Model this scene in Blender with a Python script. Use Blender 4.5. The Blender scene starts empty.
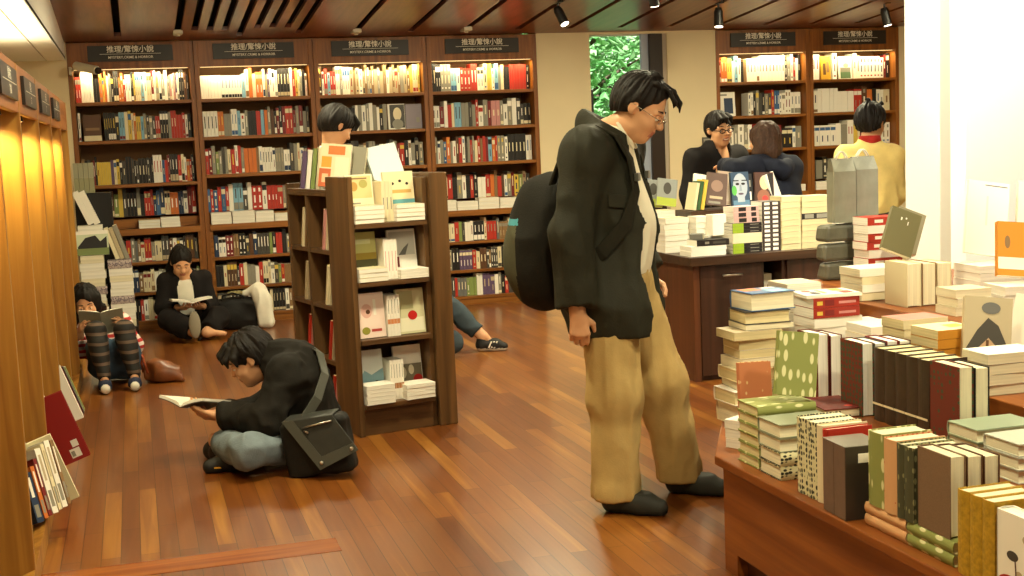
# A bookshop interior: readers between bookcases, a display stand and tables of books.
import bpy, math, random
import numpy as np
from mathutils import Matrix, Vector

random.seed(11)
scene = bpy.context.scene
COL = scene.collection
PI = math.pi
H_CAM = 1.43
Y_WALL = 10.96


# ------------------------------------------------------------------ helpers
def lin(h):
    h = h.lstrip('#')
    out = []
    for i in (0, 2, 4):
        c = int(h[i:i + 2], 16) / 255
        out.append(c / 12.92 if c <= .04045 else ((c + .055) / 1.055) ** 2.4)
    return (*out, 1)


MATS = {}


def mat(name, hexc, rough=.55, spec=.4, vary=0, vscale=8, metal=0, emit=None, estr=0, bump=0, bscale=200, stretch=None):
    if name in MATS:
        return MATS[name]
    m = bpy.data.materials.new(name)
    m.use_nodes = True
    nt = m.node_tree
    b = nt.nodes['Principled BSDF']
    b.inputs['Base Color'].default_value = lin(hexc)
    b.inputs['Roughness'].default_value = rough
    b.inputs['Specular IOR Level'].default_value = spec
    b.inputs['Metallic'].default_value = metal
    if emit:
        b.inputs['Emission Color'].default_value = lin(emit)
        b.inputs['Emission Strength'].default_value = estr
    if vary or bump:
        tc = nt.nodes.new('ShaderNodeTexCoord')
        mp = nt.nodes.new('ShaderNodeMapping')
        nt.links.new(tc.outputs['Object'], mp.inputs['Vector'])
        if stretch:
            mp.inputs['Scale'].default_value = stretch
    if vary:
        n = nt.nodes.new('ShaderNodeTexNoise')
        n.inputs['Scale'].default_value = vscale
        n.inputs['Detail'].default_value = 4
        nt.links.new(mp.outputs['Vector'], n.inputs['Vector'])
        hs = nt.nodes.new('ShaderNodeHueSaturation')
        hs.inputs['Color'].default_value = lin(hexc)
        mr = nt.nodes.new('ShaderNodeMapRange')
        mr.inputs['From Min'].default_value = .3
        mr.inputs['From Max'].default_value = .7
        mr.inputs['To Min'].default_value = 1 - vary
        mr.inputs['To Max'].default_value = 1 + vary
        nt.links.new(n.outputs['Fac'], mr.inputs['Value'])
        nt.links.new(mr.outputs['Result'], hs.inputs['Value'])
        nt.links.new(hs.outputs['Color'], b.inputs['Base Color'])
    if bump:
        n2 = nt.nodes.new('ShaderNodeTexNoise')
        n2.inputs['Scale'].default_value = bscale
        nt.links.new(mp.outputs['Vector'], n2.inputs['Vector'])
        bp = nt.nodes.new('ShaderNodeBump')
        bp.inputs['Strength'].default_value = bump
        bp.inputs['Distance'].default_value = .01
        nt.links.new(n2.outputs['Fac'], bp.inputs['Height'])
        nt.links.new(bp.outputs['Normal'], b.inputs['Normal'])
    MATS[name] = m
    return m


def wood(name, dark, light, axis=2, rough=.4, scale=1.0, spec=.4):
    """Grain running along one object axis."""
    if name in MATS:
        return MATS[name]
    m = mat(name, light, rough, spec)
    nt = m.node_tree
    b = nt.nodes['Principled BSDF']
    tc = nt.nodes.new('ShaderNodeTexCoord')
    mp = nt.nodes.new('ShaderNodeMapping')
    s = [22 * scale] * 3
    s[axis] = 1.1 * scale
    mp.inputs['Scale'].default_value = s
    n = nt.nodes.new('ShaderNodeTexNoise')
    n.inputs['Scale'].default_value = 1.0
    n.inputs['Detail'].default_value = 6
    n.inputs['Distortion'].default_value = .6
    r = nt.nodes.new('ShaderNodeValToRGB')
    r.color_ramp.elements[0].position = .32
    r.color_ramp.elements[0].color = lin(dark)
    r.color_ramp.elements[1].position = .68
    r.color_ramp.elements[1].color = lin(light)
    nt.links.new(tc.outputs['Object'], mp.inputs['Vector'])
    nt.links.new(mp.outputs['Vector'], n.inputs['Vector'])
    nt.links.new(n.outputs['Fac'], r.inputs['Fac'])
    nt.links.new(r.outputs['Color'], b.inputs['Base Color'])
    return m


class MB:
    """Collects polygons with material slots and links them as ONE mesh object."""

    def __init__(s):
        s.v, s.f, s.m, s.mats = [], [], [], []

    def mi(s, m):
        if m not in s.mats:
            s.mats.append(m)
        return s.mats.index(m)

    def poly(s, pts, m):
        k = len(s.v)
        s.v += [tuple(p) for p in pts]
        s.f.append(tuple(range(k, k + len(pts))))
        s.m.append(s.mi(m))

    def hexa(s, p, m):
        """8 corners: bottom 4 counter-clockwise, then top 4."""
        k = len(s.v)
        s.v += [tuple(q) for q in p]
        i = s.mi(m)
        for a in ((3, 2, 1, 0), (4, 5, 6, 7), (0, 1, 5, 4), (1, 2, 6, 5), (2, 3, 7, 6), (3, 0, 4, 7)):
            s.f.append(tuple(k + j for j in a))
            s.m.append(i)

    def box(s, lo, hi, m):
        x0, y0, z0 = lo
        x1, y1, z1 = hi
        s.hexa([(x0, y0, z0), (x1, y0, z0), (x1, y1, z0), (x0, y1, z0), (x0, y0, z1), (x1, y0, z1), (x1, y1, z1), (x0, y1, z1)], m)

    def prism(s, poly, z0, z1, m, top=None):
        """poly: ccw (x, y) outline."""
        k = len(s.v)
        n = len(poly)
        s.v += [(x, y, z0) for x, y in poly] + [(x, y, z1) for x, y in poly]
        i = s.mi(m)
        s.f.append(tuple(k + j for j in reversed(range(n))))
        s.m.append(i)
        s.f.append(tuple(k + n + j for j in range(n)))
        s.m.append(s.mi(top) if top else i)
        for j in range(n):
            a = (j + 1) % n
            s.f.append((k + j, k + a, k + n + a, k + n + j))
            s.m.append(i)

    def tube(s, pts, r, m, n=8, cap=True):
        """Round tube along a polyline; r a number or one per point."""
        pts = [Vector(p) for p in pts]
        rs = r if isinstance(r, (list, tuple)) else [r] * len(pts)
        k = len(s.v)
        i = s.mi(m)
        up = Vector((0, 0, 1))
        for j, p in enumerate(pts):
            d = (pts[min(j + 1, len(pts) - 1)] - pts[max(j - 1, 0)]).normalized()
            a = d.cross(up if abs(d.z) < .95 else Vector((1, 0, 0))).normalized()
            b = d.cross(a)
            for q in range(n):
                t = 2 * PI * q / n
                s.v.append(tuple(p + (a * math.cos(t) + b * math.sin(t)) * rs[j]))
        for j in range(len(pts) - 1):
            for q in range(n):
                w = (q + 1) % n
                s.f.append((k + j * n + q, k + (j + 1) * n + q, k + (j + 1) * n + w, k + j * n + w))
                s.m.append(i)
        if cap:
            s.f.append(tuple(k + q for q in range(n)))
            s.m.append(i)
            s.f.append(tuple(k + (len(pts) - 1) * n + q for q in reversed(range(n))))
            s.m.append(i)

    def band(s, pts, w, t, m, normal=None):
        """Flat strap along a polyline; normal per point gives the thin direction."""
        pts = [Vector(p) for p in pts]
        k = len(s.v)
        i = s.mi(m)
        for j, p in enumerate(pts):
            d = (pts[min(j + 1, len(pts) - 1)] - pts[max(j - 1, 0)]).normalized()
            nn = Vector(normal[j] if normal else (0, 0, 1))
            nn = (nn - d * nn.dot(d)).normalized()
            a = d.cross(nn)
            for u, v in ((-1, -1), (1, -1), (1, 1), (-1, 1)):
                s.v.append(tuple(p + a * (w / 2 * u) + nn * (t / 2 * v)))
        for j in range(len(pts) - 1):
            for q in range(4):
                e = (q + 1) % 4
                s.f.append((k + j * 4 + q, k + (j + 1) * 4 + q, k + (j + 1) * 4 + e, k + j * 4 + e))
                s.m.append(i)
        s.f.append((k, k + 1, k + 2, k + 3))
        s.m.append(i)
        z = k + (len(pts) - 1) * 4
        s.f.append((z + 3, z + 2, z + 1, z))
        s.m.append(i)

    def mesh(s, name):
        me = bpy.data.meshes.new(name)
        me.from_pydata(s.v, [], s.f)
        for m in s.mats:
            me.materials.append(m)
        me.polygons.foreach_set('material_index', s.m)
        me.update()
        return me

    def build(s, name, parent=None, bevel=0, smooth=False, loc=None):
        o = bpy.data.objects.new(name, s.mesh(name))
        COL.objects.link(o)
        if parent is not None:
            o.parent = parent
        if loc is not None:
            o.location = loc
        if smooth:
            o.data.polygons.foreach_set('use_smooth', [True] * len(o.data.polygons))
        if bevel:
            b = o.modifiers.new('bevel', 'BEVEL')
            b.width = bevel
            b.segments = 2
            b.limit_method = 'ANGLE'
        return o


def tag(o, label=None, cat=None, group=None, kind=None):
    if label:
        o['label'] = label
    if cat:
        o['category'] = cat
    if group:
        o['group'] = group
    if kind:
        o['kind'] = kind
    return o


def empty(name, loc=(0, 0, 0), rz=0, **k):
    o = bpy.data.objects.new(name, None)
    COL.objects.link(o)
    o.location = loc
    o.rotation_euler = (0, 0, rz)
    o.empty_display_size = .1
    return tag(o, **k)


def struct(mb, name, **k):
    return tag(mb.build(name, **k), kind='structure')


TEXTS = {}


def lettering(text, size, m, align='CENTER'):
    """Flat mesh of a line of text in the XY plane, base line at y = 0."""
    key = (text, round(size, 4), m.name, align)
    if key not in TEXTS:
        c = bpy.data.curves.new('lettering', 'FONT')
        c.body = text
        c.size = size
        c.align_x = align
        c.resolution_u = 2
        c.offset = size * .012
        o = bpy.data.objects.new('lettering', c)
        COL.objects.link(o)
        dg = bpy.context.evaluated_depsgraph_get()
        me = bpy.data.meshes.new_from_object(o.evaluated_get(dg))
        bpy.data.objects.remove(o)
        me.materials.clear()
        me.materials.append(m)
        TEXTS[key] = me
    return TEXTS[key]


def put(me, name, parent, M):
    o = bpy.data.objects.new(name, me)
    COL.objects.link(o)
    o.parent = parent
    o.matrix_local = M
    return o


def axes(origin, ex, ey):
    ex = Vector(ex).normalized()
    ey = Vector(ey).normalized()
    ez = ex.cross(ey)
    M = Matrix.Identity(4)
    for i, a in enumerate((ex, ey, ez)):
        M[0][i], M[1][i], M[2][i] = a
    M[0][3], M[1][3], M[2][3] = origin
    return M


# ------------------------------------------------------------------ materials
M_CASE = wood('case_wood', '6a3b12', '955a20', 2, .42)
M_SHELF = wood('shelf_wood', '70400f', '9a6024', 0, .42)
M_DARK = wood('dark_wood', '2c1a0e', '45291a', 2, .38)
M_DARKH = wood('dark_wood_level', '2c1a0e', '48301c', 0, .38)
M_HONEY = wood('honey_wood', '8d5a22', 'b98538', 2, .4)
M_TABLE = wood('table_wood', '6e3510', '94541d', 1, .42)
M_CEIL = wood('ceiling_wood', '5c3320', '7d4a30', 1, .33)
M_STAND = wood('stand_wood', '4a331b', '6e4d2a', 2, .42)
M_STANDH = wood('stand_wood_level', '46301a', '684828', 0, .42)
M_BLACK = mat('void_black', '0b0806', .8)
M_CREAM = mat('wall_cream', 'd9c9a4', .8, vary=.03, vscale=3)
M_WHITE = mat('wall_white', 'f0ece0', .7, vary=.02, vscale=3)
M_SIGN = mat('sign_black', '2a221b', .45)
M_LETTER = mat('letter_white', 'e9e2cf', .6)
M_STEEL = mat('brushed_steel', 'c9c2b4', .3, metal=1)
M_BLKMET = mat('black_metal', '15120f', .4)


def page_mat(name, hexc):
    if name in MATS:
        return MATS[name]
    m = mat(name, hexc, .75, .2)
    nt = m.node_tree
    b = nt.nodes['Principled BSDF']
    tc = nt.nodes.new('ShaderNodeTexCoord')
    mp = nt.nodes.new('ShaderNodeMapping')
    mp.inputs['Scale'].default_value = (3, 3, 260)
    n = nt.nodes.new('ShaderNodeTexNoise')
    n.inputs['Scale'].default_value = 1
    n.inputs['Detail'].default_value = 2
    r = nt.nodes.new('ShaderNodeHueSaturation')
    r.inputs['Color'].default_value = lin(hexc)
    mr = nt.nodes.new('ShaderNodeMapRange')
    mr.inputs['From Min'].default_value = .3
    mr.inputs['From Max'].default_value = .7
    mr.inputs['To Min'].default_value = .82
    mr.inputs['To Max'].default_value = 1.06
    nt.links.new(tc.outputs['Object'], mp.inputs['Vector'])
    nt.links.new(mp.outputs['Vector'], n.inputs['Vector'])
    nt.links.new(n.outputs['Fac'], mr.inputs['Value'])
    nt.links.new(mr.outputs['Result'], r.inputs['Value'])
    nt.links.new(r.outputs['Color'], b.inputs['Base Color'])
    return m


M_PAGE = page_mat('page_cream', 'e6dcbc')
M_PAGEW = page_mat('page_white', 'eee9da')
M_PAGEY = page_mat('page_tan', 'd8c898')

PALETTE = dict(
    w='efe9da', c='e0d2ac', y='d9b84a', o='d0702c', r='b4301f', m='7a1f1d', p='c98a86', k='1f1a17', g='8d8878', d='45413a',
    b='3a5f8c', l='7fb0c8', n='243552', e='7f8f4d', f='3c5a36', t='8a6a44', h='5a3a22', s='b8a684', v='5f4a68', z='6b6a66')
BM = {k: mat('cover_' + k, v, .5, .4) for k, v in PALETTE.items()}


def cov(hexc, rough=.45):
    return mat('cover_' + hexc, hexc, rough, .4)


# ------------------------------------------------------------------ room shell
def floor_material():
    m = mat('parquet', '8a4a1c', .3, .5)
    nt = m.node_tree
    b = nt.nodes['Principled BSDF']
    L = nt.links.new
    tc = nt.nodes.new('ShaderNodeTexCoord')
    mp = nt.nodes.new('ShaderNodeMapping')
    mp.inputs['Rotation'].default_value = (0, 0, PI / 2)
    L(tc.outputs['Object'], mp.inputs['Vector'])
    br = nt.nodes.new('ShaderNodeTexBrick')
    br.inputs['Color1'].default_value = (0, 0, 0, 1)
    br.inputs['Color2'].default_value = (1, 1, 1, 1)
    br.inputs['Mortar'].default_value = (.5, .5, .5, 1)
    br.inputs['Scale'].default_value = 1
    br.inputs['Mortar Size'].default_value = .0012
    br.inputs['Brick Width'].default_value = .95
    br.inputs['Row Height'].default_value = .068
    br.offset = .37
    L(mp.outputs['Vector'], br.inputs['Vector'])
    mp2 = nt.nodes.new('ShaderNodeMapping')
    mp2.inputs['Scale'].default_value = (30, 1.3, 1)
    L(tc.outputs['Object'], mp2.inputs['Vector'])
    gr = nt.nodes.new('ShaderNodeTexNoise')
    gr.inputs['Scale'].default_value = 1
    gr.inputs['Detail'].default_value = 6
    gr.inputs['Distortion'].default_value = .8
    L(mp2.outputs['Vector'], gr.inputs['Vector'])
    ad = nt.nodes.new('ShaderNodeMath')
    ad.operation = 'MULTIPLY_ADD'
    ad.inputs[1].default_value = .46
    L(br.outputs['Color'], ad.inputs[0])
    sc = nt.nodes.new('ShaderNodeMath')
    sc.operation = 'MULTIPLY'
    sc.inputs[1].default_value = .55
    L(gr.outputs['Fac'], sc.inputs[0])
    L(sc.outputs[0], ad.inputs[2])
    rp = nt.nodes.new('ShaderNodeValToRGB')
    e = rp.color_ramp.elements
    e[0].position = .08
    e[0].color = lin('4c260c')
    e[1].position = .95
    e[1].color = lin('b27c30')
    for pos, c in ((.36, '6c3913'), (.66, '834d1b')):
        q = e.new(pos)
        q.color = lin(c)
    L(ad.outputs[0], rp.inputs['Fac'])
    mx = nt.nodes.new('ShaderNodeMix')
    mx.data_type = 'RGBA'
    mx.inputs['B'].default_value = lin('2c1408')
    L(br.outputs['Fac'], mx.inputs['Factor'])
    L(rp.outputs['Color'], mx.inputs['A'])
    L(mx.outputs['Result'], b.inputs['Base Color'])
    b.inputs['Coat Weight'].default_value = .25
    b.inputs['Coat Roughness'].default_value = .12
    return m


M_FLOOR = floor_material()
mb = MB()
mb.box((-1.2, -6, -.1), (9, 11.45, 0), M_FLOOR)
struct(mb, 'floor')
mb = MB()                                                   # cross border in the parquet near the viewer
mt = wood('border_wood', '7a3c15', '9a5824', 0, .25)
mb.box((-.9, 4.50, -.002), (.62, 4.66, .0015), mt)
struct(mb, 'trim_1')


def ceil_z(y):
    return 2.33 + .087 * (Y_WALL - y)


SLOTS = [(-.50, 10.7), (-.03, 10.72), (.42, 10.66), (.545, 10.52), (.66, 10.53), (.775, 10.54), (.905, 10.82), (1.02, 10.48), (1.135, 10.45), (1.255, 10.46)]
SLOTS += [(1.37 + .463 * i, 10.74) for i in range(16)]
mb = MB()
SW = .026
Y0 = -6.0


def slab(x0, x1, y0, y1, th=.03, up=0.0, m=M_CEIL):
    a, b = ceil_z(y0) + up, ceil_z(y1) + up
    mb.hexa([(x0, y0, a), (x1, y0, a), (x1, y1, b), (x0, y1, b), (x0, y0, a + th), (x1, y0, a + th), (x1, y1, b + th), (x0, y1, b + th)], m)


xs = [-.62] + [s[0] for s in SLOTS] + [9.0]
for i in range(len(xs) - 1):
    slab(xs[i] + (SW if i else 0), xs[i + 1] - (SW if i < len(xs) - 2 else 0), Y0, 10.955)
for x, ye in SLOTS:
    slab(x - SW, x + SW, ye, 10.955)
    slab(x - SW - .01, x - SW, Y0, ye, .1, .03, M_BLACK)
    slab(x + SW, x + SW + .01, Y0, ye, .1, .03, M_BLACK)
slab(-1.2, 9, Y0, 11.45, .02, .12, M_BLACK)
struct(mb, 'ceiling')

# painted soffit over the left bookcases
mb = MB()
mb.box((-1.0, -6, 2.19), (-.585, 11.3, 2.23), M_WHITE)
mb.box((-.577, -6, 2.19), (-.44, 11.3, 2.23), M_WHITE)
mb.box((-1.0, -6, 2.2), (-.44, 11.3, 2.22), mat('soffit_seam', '8a7a55', .8))
mb.box((-.46, -6, 2.231), (-.44, 11.3, 2.62), M_WHITE)
struct(mb, 'trim_2')
mb = MB()
mb.box((-1.0, -6, 0), (-.9, 11.3, 2.19), M_CREAM)
struct(mb, 'wall_left')

# back wall: solid pieces beside the built-in cases and the window
BAYS = [-.43, .545, 1.51, 2.475, 3.455]
RBAYS = [5.155, 6.105, 7.05]
WX0, WX1, WZ0, WZ1 = 3.945, 4.68, .25, 2.31
mb = MB()
yb = 11.40
mb.box((-1.0, Y_WALL, 0), (BAYS[0], yb, 2.5), M_CREAM)
mb.box((BAYS[-1], Y_WALL, 0), (WX0, yb - .2, 2.5), M_CREAM)
mb.box((WX1, Y_WALL, 0), (RBAYS[0], yb - .2, 2.5), M_CREAM)
mb.box((WX0, Y_WALL, 0), (WX1, yb - .2, WZ0), M_CREAM)
mb.box((WX0, Y_WALL, WZ1), (WX1, yb - .2, 2.5), M_CREAM)
mb.box((RBAYS[-1], Y_WALL, 0), (9, yb, 2.5), M_CREAM)
mb.box((BAYS[0], 11.37, 0), (BAYS[-1], yb, 2.5), M_CREAM)
mb.box((RBAYS[0], 11.37, 0), (RBAYS[-1], yb, 2.5), M_CREAM)
struct(mb, 'wall_back')
mb = MB()
mb.box((8.6, -6, 0), (8.7, Y_WALL, 3.6), M_CREAM)
struct(mb, 'wall_right')

# window: pane, pale side strip, dark mullion
M_GLASS = mat('window_glass', 'ffffff', .02)
M_GLASS.node_tree.nodes['Principled BSDF'].inputs['Transmission Weight'].default_value = 1
M_GLASS.node_tree.nodes['Principled BSDF'].inputs['IOR'].default_value = 1.05
mb = MB()
fr = mat('window_frame_dark', '2a1c14', .4)
mb.box((4.515, Y_WALL + .005, WZ0), (4.64, Y_WALL + .1, WZ1), fr)
mb.box((WX0, Y_WALL + .03, WZ0), (4.515, Y_WALL + .09, WZ0 + .06), fr)
mb.box((4.64, Y_WALL + .01, WZ0), (WX1, Y_WALL + .12, WZ1), mat('window_reveal', 'a89a88', .6))
win = struct(mb, 'window_1', bevel=.003)
mb = MB()
mb.box((4.45, Y_WALL + .04, WZ0 + .06), (4.515, Y_WALL + .08, WZ1), mat('window_strip', '9aa3b5', .4))
mb.build('side_strip', win)
mb = MB()
mb.box((3.955, Y_WALL + .02, 1.62), (3.975, Y_WALL + .05, 1.83), M_BLKMET)
mb.build('window_handle', win, bevel=.003)
mb = MB()
mb.box((WX0, Y_WALL + .06, WZ0 + .06), (4.45, Y_WALL + .066, WZ1), M_GLASS)
mb.build('window_pane', win)

# white square column and the white display wall on the right
M_BRIGHT = mat('plaster_white', 'f6f3e6', .6)
mb = MB()
mb.box((4.215, 6.17, 0), (4.54, 6.5, 2.9), M_BRIGHT)
struct(mb, 'pillar_1', bevel=.006)
mb = MB()
mb.box((3.845, 5.42, 0), (6.5, 5.54, 2.95), M_BRIGHT)
struct(mb, 'wall_partition', bevel=.004)
# ------------------------------------------------------------------ books
ORD = ['topmost', 'second', 'third', 'fourth', 'fifth', 'sixth', 'seventh', 'eighth', 'ninth', 'tenth', 'eleventh', 'twelfth', 'thirteenth', 'fourteenth', 'fifteenth', 'sixteenth']
BOOKS = {}
N_BOOKS = 0


def ellipse(cx, cy, rx, ry, z, n=18):
    return [(cx + rx * math.cos(2 * PI * i / n), cy + ry * math.sin(2 * PI * i / n), z) for i in range(n)]


def book_mesh(w, h, t, cover, art, spine, hard, page):
    key = (round(w, 3), round(h, 3), round(t, 4), cover.name, str(art), str(spine), hard, page.name)
    if key in BOOKS:
        return BOOKS[key]
    bt, ov = (.003, .0035) if hard else (.0008, .0)
    c = MB()
    if hard:
        for z0 in (0, t - bt):
            c.box((0, 0, z0), (w, h, z0 + bt), cover)
        n = 6                                                # rounded spine
        arc = [(-.005 * math.sin(PI * i / n) - .001, t * i / n) for i in range(n + 1)]
        inn = [(x + .0025, z) for x, z in arc]
        for i in range(n):
            c.hexa([(arc[i][0], 0, arc[i][1]), (inn[i][0], 0, inn[i][1]), (inn[i][0], h, inn[i][1]), (arc[i][0], h, arc[i][1]),
                    (arc[i + 1][0], 0, arc[i + 1][1]), (inn[i + 1][0], 0, inn[i + 1][1]), (inn[i + 1][0], h, inn[i + 1][1]), (arc[i + 1][0], h, arc[i + 1][1])], cover)
        sx = -.0066
    else:
        c.box((0, 0, 0), (w, h, bt), cover)
        c.box((0, 0, t - bt), (w, h, t), cover)
        c.box((-bt, 0, 0), (0, h, t), cover)
        sx = -bt
    k = 0
    for a in art or []:
        k += 1
        z = t + .0003 * k
        m = a[-1]
        if a[0] == 'e':
            c.poly(ellipse(a[1] * w, a[2] * h, a[3] * w, a[4] * h, z), m)
        elif a[0] == 'p':
            c.poly([(u * w, v * h, z) for u, v in a[1]], m)
        else:
            u0, v0, u1, v1 = a[:4]
            c.poly([(u0 * w, v0 * h, z), (u1 * w, v0 * h, z), (u1 * w, v1 * h, z), (u0 * w, v1 * h, z)], m)
    for a in spine or []:
        v0, v1, m = a[:3]
        s0, s1 = (a[3], a[4]) if len(a) > 3 else (.12, .88)
        x = sx - .0002
        c.poly([(x, v0 * h, s0 * t), (x, v0 * h, s1 * t), (x, v1 * h, s1 * t), (x, v1 * h, s0 * t)], m)
    p = MB()
    e = .0006 if not hard else ov
    z0, z1 = bt, t - bt
    if hard:                                                 # hollow fore-edge
        n = 4
        prof = [(w - e - .004 * math.sin(PI * i / n), z0 + (z1 - z0) * i / n) for i in range(n + 1)]
    else:
        prof = [(w - .0004, z0), (w - .0004, z1)]
    x0 = -.0005 if not hard else .0005
    pts = [(x0, z0)] + prof + [(x0, z1)]
    y0, y1 = (e, h - e) if hard else (.0004, h - .0004)
    kk = len(pts)
    p.poly([(x, y0, z) for x, z in pts], page)
    p.poly([(x, y1, z) for x, z in reversed(pts)], page)
    for i in range(kk):
        a, b = pts[i], pts[(i + 1) % kk]
        p.poly([(a[0], y0, a[1]), (a[0], y1, a[1]), (b[0], y1, b[1]), (b[0], y0, b[1])], page)
    BOOKS[key] = (c.mesh('book_cover'), p.mesh('book_pages'))
    return BOOKS[key]


def book(M, w, h, t, cover, label, art=None, spine=None, hard=False, page=None, group=None, name=None, cat='book', zfree=False):
    global N_BOOKS
    me, pg = book_mesh(w, h, t, cover, art, spine, hard, page or M_PAGE)
    lo = min((M @ Vector(c)).z for c in [(x, y, q) for x in (0, w) for y in (0, h) for q in (0, t)])
    M = M.copy()
    M[2][3] += M[2][3] - lo + .0009 if not zfree else 0
    o = bpy.data.objects.new(name or ('hardback_book' if hard else 'paperback_book'), me)
    COL.objects.link(o)
    o.matrix_world = M
    tag(o, label, cat, group)
    p = bpy.data.objects.new('pages', pg)
    COL.objects.link(p)
    p.parent = o
    N_BOOKS += 1
    return o


def flat(x, y, z, yaw, w, h, t, *a, up=True, **k):
    """Lying book centred on x, y; its fore-edge points along yaw."""
    r = math.radians(yaw)
    ex = Vector((math.cos(r), math.sin(r), 0))
    ey = Vector((-math.sin(r), math.cos(r), 0))
    o = Vector((x, y, z)) - ex * w / 2 - ey * h / 2
    return book(axes(o, ex, ey), w, h, t, *a, **k)


def stand(x, y, z, yaw, w, h, t, *a, lean=0, **k):
    """Upright book; the spine points along yaw, x, y is the foot of the spine at the low-thickness side.
    Thickness runs to the right as seen facing the spine. lean tips the head towards that side (degrees)."""
    r = math.radians(yaw)
    d = Vector((math.cos(r), math.sin(r), 0))
    side = (-d).cross(Vector((0, 0, 1)))
    l = math.radians(lean)
    ey = Vector((0, 0, 1)) * math.cos(l) + side * math.sin(l)
    return book(axes((x, y, z), -d, ey), w, h, t, *a, **k)


def face(x, y, z, yaw, tilt, w, h, t, *a, roll=0, **k):
    """Front cover faces yaw, tipped back by tilt; x, y, z is the middle of the back cover's foot."""
    r = math.radians(yaw)
    n = Vector((math.cos(r), math.sin(r), 0))
    tl = math.radians(tilt)
    Z = Vector((0, 0, 1))
    ey = Z * math.cos(tl) - n * math.sin(tl)
    ex = ey.cross(n * math.cos(tl) + Z * math.sin(tl))
    if roll:
        R = Matrix.Rotation(math.radians(roll), 3, ex.cross(ey))
        ex, ey = R @ ex, R @ ey
    o = Vector((x, y, z)) - ex * w / 2
    return book(axes(o, ex, ey), w, h, t, *a, **k)


def stack(n, x, y, z, yaw, w, h, t, cover, what, rnd=None, jit=.004, tj=0, yj=1.5, **k):
    """n lying books; what is completed to '<ordinal> book ...'."""
    rnd = rnd or random
    zz = z
    for i in range(n):
        tt = t + (rnd.uniform(-tj, tj) if tj else 0)
        c = cover[i % len(cover)] if isinstance(cover, (list, tuple)) else cover
        kk = dict(k)
        for q in ('art', 'spine'):
            if q in kk and i < n - 1 and q == 'art':
                kk.pop(q)
        flat(x + rnd.uniform(-jit, jit), y + rnd.uniform(-jit, jit), zz, yaw + rnd.uniform(-yj, yj), w, h, tt, c,
             (what % ORD[n - 1 - i]) if n > 1 else what.replace('%s', 'single'), **kk)
        zz += tt + .0012
    return zz


# ------------------------------------------------------------------ built-in bookcases on the back wall
Z_TOP = 2.325
Z_HEAD = 2.115
LED = .831
Z_ROWS = [1.857, 1.55, 1.24, .925]
Z_LOW = [.558, .309, .076]
M_STRIP = mat('light_strip', 'ffe6a8', .5, emit='ffdf9a', estr=1.3)


def bookcase(x0, x1, label, z3=None, bay=0):
    root = empty('wall_bookcase', (x0, Y_WALL, 0), label=label, cat='bookcase')
    W = x1 - x0
    D = .40
    zr = list(Z_ROWS)
    if z3:
        zr[2] = z3
    g = .0015
    for a in (g, W - .038):
        mb = MB()
        mb.box((a, 0, 0), (a + .0365, D, Z_TOP), M_CASE)
        mb.build('side_panel', root, bevel=.002)
    mb = MB()
    mb.box((.038, D - .02, .02), (W - .038, D - .002, Z_TOP - .01), mat('case_back', '7d5429', .6, vary=.06))
    mb.build('back_panel', root)
    mb = MB()
    mb.box((.038, .002, Z_HEAD), (W - .038, .03, Z_TOP), M_CASE)
    hd = mb.build('header_panel', root, bevel=.002)
    mb = MB()
    mb.box((.038, .03, Z_HEAD + .02), (W - .038, D - .02, Z_HEAD + .04), M_CASE)
    mb.build('top_board', root)
    for z in zr[:3]:
        mb = MB()
        mb.box((.038, .012, z - .027), (W - .038, D - .02, z), M_SHELF)
        mb.build('shelf', root, bevel=.002)
    mb = MB()
    mb.box((.038, .16, LED), (W - .038, .175, zr[3]), M_SHELF)
    mb.box((.038, .16, zr[3] - .02), (W - .038, D - .02, zr[3]), M_SHELF)
    mb.build('riser_shelf', root, bevel=.001)
    mb = MB()
    mb.box((.038, -.012, LED - .05), (W - .038, D - .02, LED), M_SHELF)
    mb.build('ledge', root, bevel=.003)
    for z in Z_LOW:
        mb = MB()
        mb.box((.06, .012, z - .024), (W - .06, D - .02, z), M_SHELF)
        mb.build('shelf', root, bevel=.002)
    for a in (.038, W - .06):
        mb = MB()
        mb.box((a, .004, .0), (a + .022, D - .02, LED - .05), M_SHELF)
        mb.build('inner_panel', root, bevel=.001)
    mb = MB()
    mb.box((.06, .02, 0), (W - .06, .05, .052), M_SHELF)
    mb.build('plinth', root)
    mb = MB()
    mb.box((.05, .032, Z_HEAD - .004), (W - .05, .044, Z_HEAD + .003), M_STRIP)
    mb.build('light_strip', root)
    # sign
    sw, sh = .655, .125
    zc = 2.235
    mb = MB()
    mb.box((W / 2 - sw / 2, -.012, zc - sh / 2), (W / 2 + sw / 2, .002, zc + sh / 2), M_SIGN)
    sg = mb.build('sign_board', hd, bevel=.001)
    F = lambda x, z: axes((x, -.0135, z), (1, 0, 0), (0, 0, 1))
    put(lettering('推理/驚悚小說', .058, M_LETTER), 'lettering', sg, F(W / 2, zc + .012))
    put(lettering('MYSTERY,CRIME & HORROR', .0275, M_LETTER), 'lettering', sg, F(W / 2, zc - .04))
    mb = MB()
    mb.box((W / 2 - .235, -.0135, zc - .0055), (W / 2 + .235, -.012, zc - .003), M_LETTER)
    mb.build('rule_line', sg)
    return root


SB = MB()                                                   # the uncountable rest of the shelved books
SR = random.Random(5)
BAND = [BM[k] for k in 'skcgtdzhv']


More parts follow.
